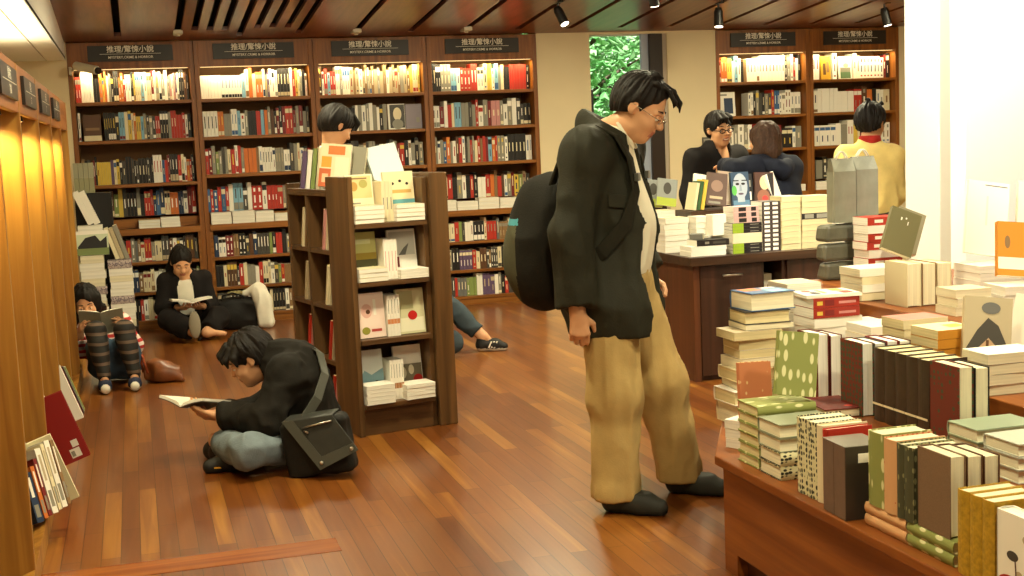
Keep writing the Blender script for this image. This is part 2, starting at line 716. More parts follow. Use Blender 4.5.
def sbox(x0, x1, y0, y1, z0, h, m, lean=0.0, facing='y', style=()):
    z0 += .0012
    """One shelved book with a spine towards -Y (or towards +X for facing 'x')."""
    if facing == 'y':
        P = lambda u, d, z: (u + lean * (z - z0), d, z)
        SB.hexa([P(x0, y0, z0), P(x1, y0, z0), P(x1, y1, z0), P(x0, y1, z0), P(x0, y0, z0 + h), P(x1, y0, z0 + h), P(x1, y1, z0 + h), P(x0, y1, z0 + h)], m)
        SB.poly([P(x0 + .001, y0 + .002, z0 + h + .0005), P(x1 - .001, y0 + .002, z0 + h + .0005), P(x1 - .001, y1, z0 + h + .0005), P(x0 + .001, y1, z0 + h + .0005)], M_PAGE)
        f = y0 - .0006
        Q = lambda u, z: (u + lean * (z - z0), f, z)
    else:
        SB.hexa([(y1, x0, z0), (y0, x0, z0), (y0, x1, z0), (y1, x1, z0), (y1, x0, z0 + h), (y0, x0, z0 + h), (y0, x1, z0 + h), (y1, x1, z0 + h)], m)
        f = y0 + .0006
        Q = lambda u, z: (f, u, z)
    w = x1 - x0
    for fa, fb, fs, m2 in style or ():
        a, b, q = z0 + h * fa, z0 + h * fb, fs * w
        SB.poly([Q(x0 + q, a), Q(x1 - q, a), Q(x1 - q, b), Q(x0 + q, b)], m2)


def new_style(c):
    r = SR.random()
    pool = 'kdgrbtmn' if c in 'wcysl' else 'wcwcygsw'
    B = lambda: BM[SR.choice(pool)]
    if r < .25:
        return ()
    if r < .5:
        return ((SR.uniform(.3, .45), SR.uniform(.6, .85), .36, B()),)
    if r < .68:
        return ((.04, SR.uniform(.14, .3), .03, B()), (.45, .8, .38, B()))
    if r < .85:
        return ((SR.uniform(.68, .75), .9, .03, B()), (.2, .5, .4, B()))
    return ((.1, .16, .25, B()), (.3, .6, .36, B()), (.75, .9, .3, B()))


def row(x0, x1, y0, z, prog, hmax=.235, hbase=.2, depth=.15, facing='y', fill=1.0):
    n = len(prog)
    ws = []
    prev = ''
    for c in prog:
        ws.append(ws[-1] if c == prev and SR.random() < .7 else SR.uniform(.7, 1.35))
        prev = c
    k = (x1 - x0) * fill / sum(ws)
    x = x0
    prev, hh, sty = '', hbase, ()
    for c, w in zip(prog, ws):
        if c == ' ':
            x += w * k
            continue
        if c != prev or SR.random() < .18:
            hh = min(hbase * SR.uniform(.86, 1.14), hmax)
            sty = new_style(c)
        prev = c
        sbox(x + .0011, x + w * k - .0011, y0 + SR.uniform(0, .008), y0 + depth, z, hh, BM[c], 0, facing, sty)
        x += w * k


MIXD = 'kdgmhrkdgtwcbrkzdvnkw'


def rnd_prog(n, pool=MIXD):
    s = ''
    while len(s) < n:
        s += SR.choice(pool) * SR.choice((1, 1, 1, 2, 3))
    return s[:n]


PROG = [
    ['rrwwwwkkoyowgkkkoorwwkyccclwccmwgwgwgpwpvwkkhk', 'w       kkkkkkllcycoyylgdgdrrkkkgrrrrrwk', 'tkdkmkyyyyyyvcykdkkdkdkkkdkkwwwbrmkkkrcwork', '    kyeheydkkkgkrrrnbnccoonnwmr'],
    ['wwwwwwwwwwwwwwlwocoowgvwwwkkkkwrycgkw', 'wwwwooggwwlwgkkrloghkmkmrrmgmgd', 'rmgegdgcrwrgoootwwwwwwgggwwdgcwkr', 'brbrbrwlldwrrwrrrrggrrwkk'],
    ['hwrlrrwwgwwwstswstgstsgstwststgstyccy', 'tyeknkrkgkkwgwgwgwkg            ', 'wgklvdgdkgtdggdwgkdgmrkwgkg', 'wgcrkgdrwkgdmgrkwgw'],
    ['kkkkgggllwrrrrrwwcyywlgckkrrrrrrk', 'wwmwrcllggdgrwgmppgwgwddkk', 'gwgbogwhrwdgrgcrtrmlorggwkkkkkww', 'rgtcrkgwkrkwwrotrhwgmyesd'],
    ['rrooyywlwktwwwwwwwwwwwwdgwrwk', '        wwkgdkgdrbbwwwwwww', 'wwwwgwgwwrwcwmkkwg', 'gdgdggwgwdgdkg'],
    ['www   w      wwwwwwwwwmk', 'wwwwwwwwwwrrhokwwc', 'wwwwwwgwwycwwwwww', 'gdgdgggdgdgdgdgd']]
CASE_LABEL = ['leftmost built-in bookcase on the back wall, behind the reading woman in the blazer',
              'built-in back wall bookcase with a long white set of books on its top shelf',
              'built-in back wall bookcase right behind the head of the reader at the display stand',
              'built-in back wall bookcase next to the cream wall, right of the display stand',
              'built-in bookcase between the cream wall and the last case, behind the smiling man in glasses',
              'last built-in bookcase on the right, behind the reader in the yellow top']
spans = [(BAYS[i], BAYS[i + 1]) for i in range(4)] + [(RBAYS[i], RBAYS[i + 1]) for i in range(2)]
for i, (a, b) in enumerate(spans):
    z3 = 1.195 if i == 0 else None
    bookcase(a, b, CASE_LABEL[i], z3, i)
    zs = [Z_ROWS[0], Z_ROWS[1], z3 or Z_ROWS[2], Z_ROWS[3]]
    for j in range(4):
        y0 = Y_WALL + (.085 if j < 3 else .19)
        row(a + .045, b - .05, y0, zs[j], PROG[i][j], hbase=.205 if j else .215, hmax=.26)
    for j, z in enumerate(Z_LOW):
        row(a + .066, b - .066, Y_WALL + .05, z, rnd_prog(30, 'kdgmhrkdgtwcerkzdvnkwcc'), hbase=.175, hmax=.2)

# a few face-out covers on the wall shelves
PH = [(.05, .05, .95, .95, BM['d']), ('e', .5, .55, .25, .3, BM['z'])]
face(BAYS[0] + .152, Y_WALL + .095, Z_ROWS[1], -90, 6, .135, .21, .02, BM['h'], 'dark brown book shown face-out on the leftmost back bookcase', art=[(0, 0, 1, .2, BM['c']), (.1, .4, .9, .5, BM['t'])])
face(BAYS[2] + .695, Y_WALL + .095, Z_ROWS[1], -90, 4, .145, .215, .02, BM['w'], 'face-out book with a dark portrait photo on the shelf beside the display stand reader', art=[(.1, .05, .98, .97, BM['d']), ('e', .55, .6, .25, .26, BM['c']), ('e', .55, .2, .33, .2, BM['g'])])
face(BAYS[2] + .845, Y_WALL + .095, Z_ROWS[1], -90, 4, .14, .21, .02, cov('877c84'), 'face-out grey lilac book at the right end of the second shelf', art=[(.65, .25, .85, .45, BM['g'])])
face(RBAYS[0] + .145, Y_WALL + .095, Z_ROWS[1], -90, 5, .16, .22, .02, BM['w'], 'white face-out book with a dark photo above the smiling man in glasses', art=[(.3, .1, .85, .75, BM['n']), (.05, .85, .5, .92, BM['g'])])
face(RBAYS[1] + .215, Y_WALL + .095, Z_ROWS[0], -90, 5, .1, .215, .02, cov('c79a2c'), 'golden face-out book with dark figures on the last bookcase on the right', art=[(.2, .2, .5, .7, BM['h']), (.55, .3, .85, .8, BM['t'])])
face(RBAYS[1] + .42, Y_WALL + .095, Z_ROWS[0], -90, 5, .135, .21, .02, BM['w'], 'white face-out book with a green landscape on the last bookcase on the right', art=[(.1, .02, .9, .3, cov('5f7a55')), (.1, .3, .9, .5, BM['g']), ('e', .55, .6, .2, .1, cov('cfd68a'))])

# lying stacks on the ledges
LSTACK = [[], [], [], [], [], []]
PLACE = ['leftmost back bookcase', 'second back bookcase', 'third back bookcase', 'back bookcase by the cream wall', 'bookcase behind the dark blue jacket', 'bookcase behind the yellow top']
for i, (a, b) in enumerate(spans):
    r = random.Random(40 + i)
    x = a + (.45 if i == 0 else .05)
    q = 0
    while x + .17 < b - .045:
        w = r.uniform(.155, .2)
        n = r.choice((2, 2, 3)) if i < 4 else 2
        nth = ['first', 'second', 'third', 'fourth', 'fifth', 'sixth'][q]
        stack(n, x + w / 2, Y_WALL + .075, LED, -90, .13, min(w, b - .045 - x) - .008, r.uniform(.026, .04) * (1.15 if n == 2 else .8), BM[r.choice('wwcw')],
              '%%s book of the %s white ledge stack, %s' % (nth, PLACE[i]), rnd=r, jit=.001, yj=.4, page=M_PAGEW, group='lying books on the bookcase ledges')
        x += w
        q += 1

# ------------------------------------------------------------------ bookcases along the left wall
LX = -.40
LY = [3.38, 4.45, 5.40, 6.46, 7.48, 8.50, 9.42]
LLAB = ['left wall bookcase nearest the viewer, cut by the frame', 'left wall bookcase with mixed white and blue books in its foot trough', 'left wall bookcase with the large red volume in its foot trough', 'left wall bookcase with dark thin books leaning in its foot trough', 'left wall bookcase beside the girl in striped tights', 'last left wall bookcase with a dark unlit bay, next to the book pile']
LSIGN = [('文學', '小說'), ('歐美文', '翻譯'), ('財經', '文'), ('心理', '文'), ('哲學', '文'), None]
for i in range(6):
    y0, y1 = LY[i], LY[i + 1]
    D = y1 - y0
    root = empty('shelf_bay', (LX, y0, 0), label=LLAB[i], cat='bookcase')
    mb = MB()
    mb.box((-.45, .001, 0), (0, .035, 1.8), M_HONEY)
    mb.build('divider_panel', root, bevel=.002)
    if i == 5:
        mb = MB()
        mb.box((-.45, D - .03, 0), (0, D, 1.8), M_HONEY)
        mb.build('divider_panel', root, bevel=.002)
    mb = MB()
    mb.box((-.45, .035, .02), (-.43, D - (.03 if i == 5 else 0), 1.8), wood('honey_back', '5a3416', '7a4a22', 2, .5))
    mb.build('back_panel', root)
    mb = MB()
    mb.box((-.43, .036, 1.78), (-.03, D - (.032 if i == 5 else .001), 1.8), M_HONEY)
    mb.build('top_board', root)
    mb = MB()
    mb.box((-.028, .036, 1.61), (-.002, D - (.032 if i == 5 else .001), 1.8), wood('fascia_wood', '80481f', 'a4652f', 1, .4))
    fa = mb.build('header_panel', root, bevel=.002)
    for z in (.5, .87, 1.24):
        mb = MB()
        mb.box((-.43, .036, z - .025), (-.15, D - (.032 if i == 5 else .001), z), M_HONEY)
        mb.build('shelf', root, bevel=.002)
        row(y0 + .06, y1 - .06, LX - .2, z, rnd_prog(26, 'wkcgrdbyetwcw'), hbase=.22, hmax=.27, facing='x', depth=-.16)
    mb = MB()                                               # sloped foot trough
    e = D - (.032 if i == 5 else .001)
    mb.hexa([(-.235, .036, .0), (.0, .036, .0), (.0, e, .0), (-.235, e, .0), (-.235, .036, .006), (.0, .036, .085), (.0, e, .085), (-.235, e, .006)], M_HONEY)
    mb.build('foot_trough', root, bevel=.001)
    if LSIGN[i]:
        yc = .5 * (y0 + y1) - y0
        mb = MB()
        mb.box((-.002, yc - .33, 1.648), (.012, yc + .33, 1.762), M_SIGN)
        sg = mb.build('sign_board', fa, bevel=.001)
        F = lambda z: axes((.0132, yc, z), (0, 1, 0), (0, 0, 1))
        put(lettering(LSIGN[i][0], .046, M_LETTER), 'lettering', sg, F(1.716))
        put(lettering(LSIGN[i][1], .036, M_LETTER), 'lettering', sg, F(1.664))
        mb = MB()
        mb.box((.0125, yc - .27, 1.7035), (.0135, yc + .27, 1.706), M_LETTER)
        mb.build('rule_line', sg)
    if i < 5:
        mb = MB()
        mb.tube([(-.09, D - .12, 1.625), (-.09, D - .12, 1.6)], [.03, .036], M_BLKMET, 14)
        mb.tube([(-.09, D - .12, 1.601), (-.09, D - .12, 1.599)], .028, mat('bay_lamp', 'fff0c0', .4, emit='ffdf90', estr=6), 14)
        mb.build('bay_lamp', root)
        l = bpy.data.lights.new('bay_lamp_light', 'SPOT')
        l.energy = 26
        l.color = (1, .82, .38)
        l.spot_size = 2.3
        l.spot_blend = .9
        l.shadow_soft_size = .03
        lo = bpy.data.objects.new('bay_lamp_light', l)
        COL.objects.link(lo)
        lo.location = (LX - .09, y1 - .12, 1.59)
        lo.rotation_euler = (math.radians(12), math.radians(6), 0)

tag(SB.build('shelf_books'), 'rows of mixed spines filling the wall bookcases', 'books', kind='stuff')

# books leaning in the foot troughs: spine or cover towards the aisle
# ------------------------------------------------------------------ front display table (stepped)
PT = dict(
    leaf=None)


def motif(name, base, ink, sx=30, sy=11, thr=.32):
    """Cloth cover printed with a repeating leaf motif."""
    m = mat(name, base, .6, .3)
    nt = m.node_tree
    b = nt.nodes['Principled BSDF']
    tc = nt.nodes.new('ShaderNodeTexCoord')
    mp = nt.nodes.new('ShaderNodeMapping')
    mp.inputs['Scale'].default_value = (sx, sy, sx)
    v = nt.nodes.new('ShaderNodeTexVoronoi')
    v.inputs['Scale'].default_value = 1.6
    v.inputs['Randomness'].default_value = .35
    r = nt.nodes.new('ShaderNodeValToRGB')
    r.color_ramp.elements[0].position = thr
    r.color_ramp.elements[0].color = lin(ink)
    r.color_ramp.elements[1].position = thr + .06
    r.color_ramp.elements[1].color = lin(base)
    L = nt.links.new
    L(tc.outputs['Object'], mp.inputs['Vector'])
    L(mp.outputs['Vector'], v.inputs['Vector'])
    L(v.outputs['Distance'], r.inputs['Fac'])
    L(r.outputs['Color'], b.inputs['Base Color'])
    return m


M_LEAF = motif('cloth_green_leaf', '8a8f4e', 'd8d4a0')
M_SALM = motif('cloth_salmon', 'c47a52', 'e3c590', 34, 20, .3)
M_DAMK = motif('cloth_damask', 'd6cfa4', '2c2c22', 60, 38, .42)
M_PEACH = motif('cloth_peach', 'd2a070', 'c2623e', 40, 40, .2)
M_DKPAT = motif('cloth_dark_pattern', '4a4a34', '8f8c60', 50, 24, .3)
M_FLORAL = motif('cloth_red_floral', '6a2a1c', '3e4a30', 34, 34, .36)
M_YEL = mat('cloth_gold', 'b08a24', .5, .4, vary=.25, vscale=90)
M_FINE = mat('cloth_brown_fine', '7a6048', .6, .3, vary=.12, vscale=300)
M_DKBR = mat('cloth_dark_brown', '3c2c1e', .45, .4, vary=.15, vscale=60)
M_MAR = mat('cloth_maroon', '5e2018', .5, .4, vary=.12, vscale=40)
M_FOIL = mat('shrink_foil', '8a8478', .18, .6)

T1Z = .38
root = empty('display_table', (1.75, 3.8, 0), label='low stepped red-brown display table crowded with books, right foreground', cat='table')
off = lambda pts: [(x - 1.75, y - 3.8) for x, y in pts]
mb = MB()
mb.prism(off([(1.775, 1.5), (4.3, 1.5), (4.3, 5.27), (2.565, 5.27), (1.775, 3.79)]), .07, T1Z - .03, M_TABLE)
mb.build('table_body', root, bevel=.003)
mb = MB()
mb.prism(off([(1.75, 1.5), (4.32, 1.5), (4.32, 5.3), (2.55, 5.3), (1.75, 3.8)]), T1Z - .03, T1Z, M_TABLE)
mb.build('table_top', root, bevel=.004)
mb = MB()
mb.prism(off([(1.81, 1.5), (4.28, 1.5), (4.28, 5.2), (2.6, 5.2), (1.81, 3.74)]), 0, .07, wood('plinth_wood', '3e1c0c', '572a14', 0))
mb.build('plinth', root)
mb = MB()
mb.prism(off([(1.775, 3.70), (1.83, 3.70), (1.83, 3.86), (1.775, 3.79)]), 0, .075, M_TABLE)
mb.build('corner_foot', root)
for x, yc, z0, z1 in ((2.04, 3.83, .38, .50), (2.36, 4.55, .50, .62), (2.68, 5.22, .62, .74)):
    mb = MB()
    mb.prism(off([(x, 1.55 if x < 2.5 else 3.72), (4.25, 1.55 if x < 2.5 else 3.72), (4.25, 5.25), (x + (5.25 - yc) * .54, 5.25), (x, yc)]), z0, z1, M_TABLE)
    mb.build('tier', root, bevel=.003)

rg = random.Random(21)
FR = 'front display table'
# corner stacks
stack(6, 1.897, 3.652, T1Z, 90, .14, .2, .0315, M_LEAF, '%s green cloth hardback in the six-book corner stack', rnd=rg, hard=True, page=M_PAGEY, jit=.002, yj=.6, group='green cloth hardbacks in the corner stack')
zb = T1Z
for i in range(4):
    flat(1.893, 3.501, zb, 90 if i < 2 else -90, .138, .2, .0415, M_DAMK if i < 2 else cov('8b8f74'),
         '%s thick hardback in the four-book stack beside the damask volumes' % ['lowest', 'third', 'second', 'topmost'][i], hard=True, page=M_PAGE, group='thick hardbacks in the four-book stack')
    zb += .0427
# tall uneven pile at the far corner
zp = T1Z
PT_ = [(.075, M_PAGE, 'c', .0), (.05, M_PAGEY, 'w', -.012), (.028, M_PAGE, 'k', .012), (.045, M_PAGEY, 'c', .0), (.035, M_PAGE, 's', .016), (.03, M_PAGEY, 'w', .03), (.036, M_PAGEY, 'c', .03), (.03, M_PAGEY, 's', .0), (.02, M_PAGE, 'z', .05), (.045, M_PAGEY, 'd', .045), (.064, M_PAGE, 'b', .06)]
for i, (t, pg, c, dx) in enumerate(PT_):
    a = [(.05, .1, .5, .5, BM['o']), (.4, .5, .95, .9, BM['l']), (.1, .6, .3, .9, BM['w'])] if i == 10 else None
    flat(2.09 + dx * 1.1, 4.22 + dx * .3, zp, -90 + rg.uniform(-5, 5), .15, .185 + rg.uniform(-.012, .012), t, BM[c],
         '%s book in the tall uneven pile at the far corner of the front table' % ORD[10 - i], art=a, page=pg, hard=t > .04, group='tall uneven pile of books')
    zp += t + .001
stack(3, 1.915, 3.865, T1Z, 120, .13, .12, .03, [BM['w'], BM['c']], '%s pale book in the short stack between corner stack and tall pile', rnd=rg, page=M_PAGEW, jit=.003, group='short pale stack at the table edge')
face(1.905, 3.815, .476, -100, 6, .105, .195, .03, M_SALM, 'salmon patterned cloth book standing behind the green corner stack', hard=True, page=M_PAGE)
face(1.945, 3.625, .5745, -106, 13, .125, .2, .03, M_LEAF, 'green leaf-patterned cloth book leaning upright on the corner stacks', hard=True, page=M_PAGE, roll=-7)

# upright row along the table edge
y = 3.318
for i, (m, t, h, lab) in enumerate(((M_DAMK, .055, .222, 'first black and cream damask volume beside the four-book stack'), (M_DAMK, .055, .222, 'second black and cream damask volume, next to the cream spine'), (BM['c'], .032, .22, 'cream spined volume between the damask volume and the red one'), (BM['r'], .024, .215, 'slim red spined volume behind the foil-wrapped boxed set'))):
    stand(1.79, y, T1Z, 180, .14, h, t, m, lab, hard=True, page=M_PAGE)
    y -= t + .0015
# foil wrapped boxed set
bs = empty('boxed_book_set', (1.757, 3.0, T1Z + .001), rz=math.radians(-3), label='shrink-wrapped grey-brown boxed book set with a white price sticker', cat='boxed set')
mb = MB()
mb.box((0, .002, 0), (.118, .064, .2), mat('slipcase_brown', '6a574a', .35, .5, vary=.1, vscale=40))
mb.box((0, .066, 0), (.118, .128, .2), mat('slipcase_brown', '6a574a'))
mb.box((.001, 0, 0), (.117, .002, .2), mat('slipcase_dark', '3c342c', .3, .5))
mb.build('slipcase', bs, bevel=.002)
mb = MB()
mb.box((-.0006, .0005, .2), (.1186, .1295, .2012), M_FOIL)
mb.build('foil_wrap', bs)
mb = MB()
mb.box((.038, -.0012, .155), (.078, .0, .18), BM['w'])
mb.build('price_sticker', bs)

for q, (yc, c1, nm) in enumerate(((2.868, M_PEACH, 'peach'), (2.672, M_LEAF, 'pale green'))):
    for i in range(2):
        flat(1.862, yc, T1Z + .0305 * i, 0, .13, .19, .0295, c1, '%s of the two lying %s patterned books at the table edge' % (('lower', 'upper')[i], nm), hard=True, page=M_PAGE)
zt = T1Z + .0615
y = 2.945
for m, t, h, lab in ((M_LEAF, .072, .196, 'thick green leaf-patterned cloth volume standing right of the boxed set'), (M_PEACH, .058, .192, 'peach patterned cloth volume next to the green leaf one'), (M_DKPAT, .03, .19, 'slim dark patterned volume next to the peach one'), (M_DKPAT, .042, .19, 'thicker dark patterned volume next to the brown covered book')):
    stand(1.795, y, zt, 180, .14, h, t, m, lab, hard=True, page=M_PAGE)
    y -= t + .0015
for i in range(3):
    face(1.842 + .047 * i, 2.662, zt, 180, 0, .13, .2 - .004 * i, .044, M_FINE if i == 0 else BM['h'], ['plain brown clothbound book with its cover to the aisle', 'brown book standing behind the plain brown cover', 'rearmost of the three brown books in the front row'][i], hard=True, page=M_PAGE)
y = 2.553
for i in range(3):
    stand(1.79, y, T1Z, 180, .14, .2, .044, M_YEL, ['left', 'middle', 'right'][i] + ' volume of three gold spined books', hard=True, page=M_PAGE)
    y -= .0455
face(1.835, 2.335, T1Z, 180, 0, .15, .19, .045, BM['w'], 'white book with a dark flower and red spot, right bottom corner',
     art=[('e', .35, .5, .13, .06, BM['d']), ('e', .5, .3, .08, .05, BM['s']), ('p', [(.4, .45), (.43, .45), (.47, .1), (.44, .1)], BM['h']), ('e', .30, .14, .28, .12, mat('sticker_red', 'b5201c', .4)), ('e', .7, .75, .12, .06, BM['s'])], hard=True, page=M_PAGEW)

# second row on the first step (z .50)
Z2 = .50
flat(2.14, 3.73, Z2, 175, .14, .2, .03, M_MAR, 'maroon book lying flat in front of the standing maroon pair', art=[('e', .3, .8, .1, .06, BM['r'])], hard=True)
for i in range(2):
    face(2.205 + .05 * i, 3.925, Z2, 182, 0, .125, .235 - .008 * i, .046, M_MAR, ['maroon hardback standing left of the dark red row', 'second maroon hardback, behind the first one'][i], hard=True, page=M_PAGEW)
for i in range(4):
    face(2.222 + .045 * i, 3.675, Z2, 180, 0, .13, .238 - .003 * (i % 2), .0425, M_FLORAL if i == 0 else BM['hdm'[i % 3]], ['dark red flower-patterned hardback, first of four', 'second of four hardbacks behind the dark red cover', 'third of four hardbacks behind the dark red cover', 'last of four hardbacks behind the dark red cover'][i], hard=True, page=M_PAGEW)
y = 3.572
for i in range(5):
    stand(2.20, y, Z2, 180, .13, .232, .058, M_DKBR, ['first', 'second', 'third', 'fourth', 'fifth'][i] + ' dark brown volume with a pale band, counted from the left',
          spine=[(.22, .25, BM['c'], 0, 1)], hard=True, page=M_PAGEY)
    y -= .0595
for i in range(2):
    face(2.197 + .052 * i, 3.13, Z2, 180, 0, .135, .25 - .006 * i, .047, M_FLORAL if i == 0 else BM['k'], ['red and green flowered hardback above the pale flat stack', 'black hardback behind the red and green flowered one'][i], hard=True, page=M_PAGE)
stack(3, 2.20, 2.975, Z2, -90, .13, .2, .036, cov('9aa78c'), '%s pale green hardback in the flat stack below the flowered book', rnd=rg, hard=True, page=M_PAGE, jit=.002, yj=1)
stack(3, 2.215, 2.825, Z2, -90, .14, .21, .034, cov('c9cbbb'), '%s pale grey hardback in the nearer flat stack at the right edge', rnd=rg, hard=True, page=M_PAGE, jit=.002, yj=1)

# third row (z .62)
Z3 = .62
z = stack(3, 2.455, 4.30, Z3, 90, .15, .2, .035, BM['w'], '%s white book lying under the two red spined books', rnd=rg, page=M_PAGEW)
for i in range(2):
    flat(2.445, 4.295, z, 90, .15, .19, .036, cov('9a2a1c'), ['lower', 'upper'][i] + ' of two thick red spined books with pale lettering',
         spine=[(.08, .45, BM['p'], .35, .6), (.55, .75, BM['m'], .2, .8), (.8, .92, BM['y'], .3, .7)], page=M_PAGEW)
    z += .0372
flat(2.445, 4.30, z, 84, .16, .215, .012, BM['w'], 'glossy white magazine with red and gold scrawls on the red books',
     art=[(.1, .1, .5, .3, cov('c8452c')), (.2, .55, .8, .62, BM['y']), (.55, .15, .9, .35, BM['y']), ('e', .3, .75, .2, .08, BM['k']), ('e', .7, .8, .14, .08, cov('c8452c'))], page=M_PAGEW, name='magazine', cat='magazine')
stack(6, 2.425, 4.50, Z3, 178, .14, .17, .035, [BM['w'], BM['c']], '%s pale book in the stack behind the red spined books', rnd=rg, page=M_PAGEW)
stack(4, 2.262, 4.075, Z2, -92, .12, .17, .04, [BM['c'], BM['w']], '%s cream book in the stack in front of the red spined books', rnd=rg, page=M_PAGEY)
stack(5, 2.49, 3.79, Z3, 90, .13, .17, .031, BM['c'], '%s cream book in the stack with a pink top cover', rnd=rg, art=[(0, 0, 1, 1, cov('d68a7c'))], page=M_PAGEY, jit=.002, yj=.8)
stack(5, 2.48, 3.61, Z3, 90, .15, .155, .029, cov('c98a2e'), '%s orange spined book in the cream-edged stack', rnd=rg, art=[(0, 0, 1, 1, cov('e8dcae')), (.3, .1, .7, .5, BM['y'])], page=M_PAGEY, jit=.002, yj=.8)
face(2.53, 3.475, Z3 + .002, -112, 14, .145, .235, .03, cov('b8a98a'), 'book with a dark pointed arch photo cover leaning to the right',
     art=[('p', [(.0, .0), (.95, .0), (.92, .35), (.72, .62), (.5, .72), (.28, .55), (.06, .3)], BM['d']), ('p', [(.2, .06), (.8, .06), (.75, .3), (.52, .45), (.3, .3)], cov('b99a78')), ('p', [(.47, .06), (.53, .06), (.53, .42), (.47, .42)], BM['h']), ('e', .55, .85, .2, .08, BM['z'])], roll=-6, page=M_PAGE)
stand(2.665, 3.45, Z3 + .002, -95, .14, .24, .03, BM['w'], 'white spined book leaning right beside the arch photo book', lean=14, page=M_PAGEW)
stack(4, 2.46, 3.285, Z3, -92, .13, .19, .03, [BM['s'], BM['w']], '%s pale book in the stack behind the flowered hardback at the right edge', rnd=rg, page=M_PAGE)
stack(3, 2.56, 4.08, Z3, 90, .17, .22, .032, [BM['w'], BM['c']], '%s large pale book lying between the red spines and the pink-topped stack', rnd=rg, page=M_PAGEW)
stack(4, 2.80, 4.55, .742, 90, .16, .2, .03, [BM['c'], BM['w']], '%s cream book in the stack left of the leaning olive book', rnd=rg, page=M_PAGE)
stack(2, 2.62, 4.32, Z3, 90, .14, .12, .036, BM['w'], '%s white book in the low stack right of the red spined books', rnd=rg, page=M_PAGEW)
# fourth row (z .74)
Z4 = .74
stack(3, 2.83, 4.0, Z4, -92, .13, .14, .03, [BM['c'], BM['w'], BM['c']], '%s cream book in the three-book stack left of the orange book', rnd=rg, page=M_PAGE)
for i in range(3):
    face(2.805 + .065 * i, 4.30, Z4, 180, 0, .15, .165 - .003 * i, .06, BM['ctc'[i]], ['thick cream book with a brown patterned back, standing', 'thick cream book with a red edge line, middle of three', 'thick cream book, right of three standing ones'][i], hard=True, page=M_PAGE)
z = stack(3, 2.98, 4.72, Z4, 92, .15, .17, .032, BM['c'], '%s cream book under the two leaning olive books', rnd=rg, spine=[(.55, .8, cov('c9a84a'), .1, .8)], page=M_PAGE)
face(2.99, 4.70, z + .0, -97, 18, .13, .19, .028, cov('6e6844'), 'olive green book leaning back on the cream stack', art=[(.35, .75, .4, .82, BM['w']), (.5, .8, .55, .84, BM['w']), (.6, .68, .63, .76, BM['w'])], roll=-24, page=M_PAGEW)
face(3.085, 4.80, z + .0, -97, 18, .12, .185, .026, cov('8d8468'), 'grey green book leaning behind the olive book', roll=-24, page=M_PAGEW)
stack(8, 3.125, 5.035, Z4, 90, .12, .17, .0345, [BM['w'], cov('b3382a'), cov('a8301f')], '%s red or white spined book in the high stack below grey paper bags', rnd=rg, spine=[(.15, .4, BM['w'], .3, .7), (.55, .8, BM['w'], .3, .7)], page=M_PAGEW)
z = stack(3, 3.05, 3.98, Z4, -100, .16, .2, .03, BM['w'], '%s white book in the stack carrying the orange book', rnd=rg, page=M_PAGEW)
face(3.06, 4.0, z, -105, 16, .17, .2, .03, cov('d58a2c'), 'orange book with a white band leaning at the right edge', art=[(0, .12, 1, .34, BM['w']), ('e', .2, .62, .06, .12, BM['t'])], roll=-6, page=M_PAGEW)
z = stack(3, 3.44, 4.62, Z4, -95, .2, .3, .03, BM['w'], '%s large white book in the stack below two tall white covers', rnd=rg, page=M_PAGEW)
face(3.375, 4.64, z, -98, 12, .18, .31, .02, cov('f2ead8'), 'tall white cover with faint marks leaning before the white wall', art=[(.4, .94, .95, .955, BM['z']), (.45, .4, .5, .8, cov('e8dcc4'))], roll=-10, page=M_PAGEW)
face(3.60, 4.59, z, -100, 14, .2, .29, .02, cov('e8dcc0'), 'tall cream cover leaning before the white wall at the right edge', art=[(.1, .05, .9, .08, BM['d']), ('e', .4, .4, .05, .05, BM['g'])], roll=-10, page=M_PAGEW)

# grey folded bags and two standing grey paper bags
M_BAG = mat('grey_bag_paper', '8b8a78', .5, .35, vary=.12, vscale=14, bump=.25, bscale=18)
for i in range(3):
    mb = MB()
    z0 = Z4 + .085 * i
    P = []
    for (x, y, z) in ((2.93, 5.15, z0 + .002), (3.22, 5.14, z0 + .004), (3.22, 5.25, z0 + .002), (2.94, 5.25, z0 + .004), (2.94, 5.155, z0 + .078), (3.21, 5.15, z0 + .082), (3.21, 5.245, z0 + .08), (2.945, 5.245, z0 + .076)):
        P.append((x + rg.uniform(-.012, .008), y, z))
    mb.hexa(P, mat('grey_bag_dark', '5d5b4c', .4, .4, vary=.2, vscale=16, bump=.3, bscale=25))
    o = mb.build('folded_bag_bundle', bevel=.015)
    tag(o, ['lowest', 'middle', 'upper'][i] + ' dark grey bundle of folded bags under the standing paper bags', 'bag', 'bundles of folded grey bags')


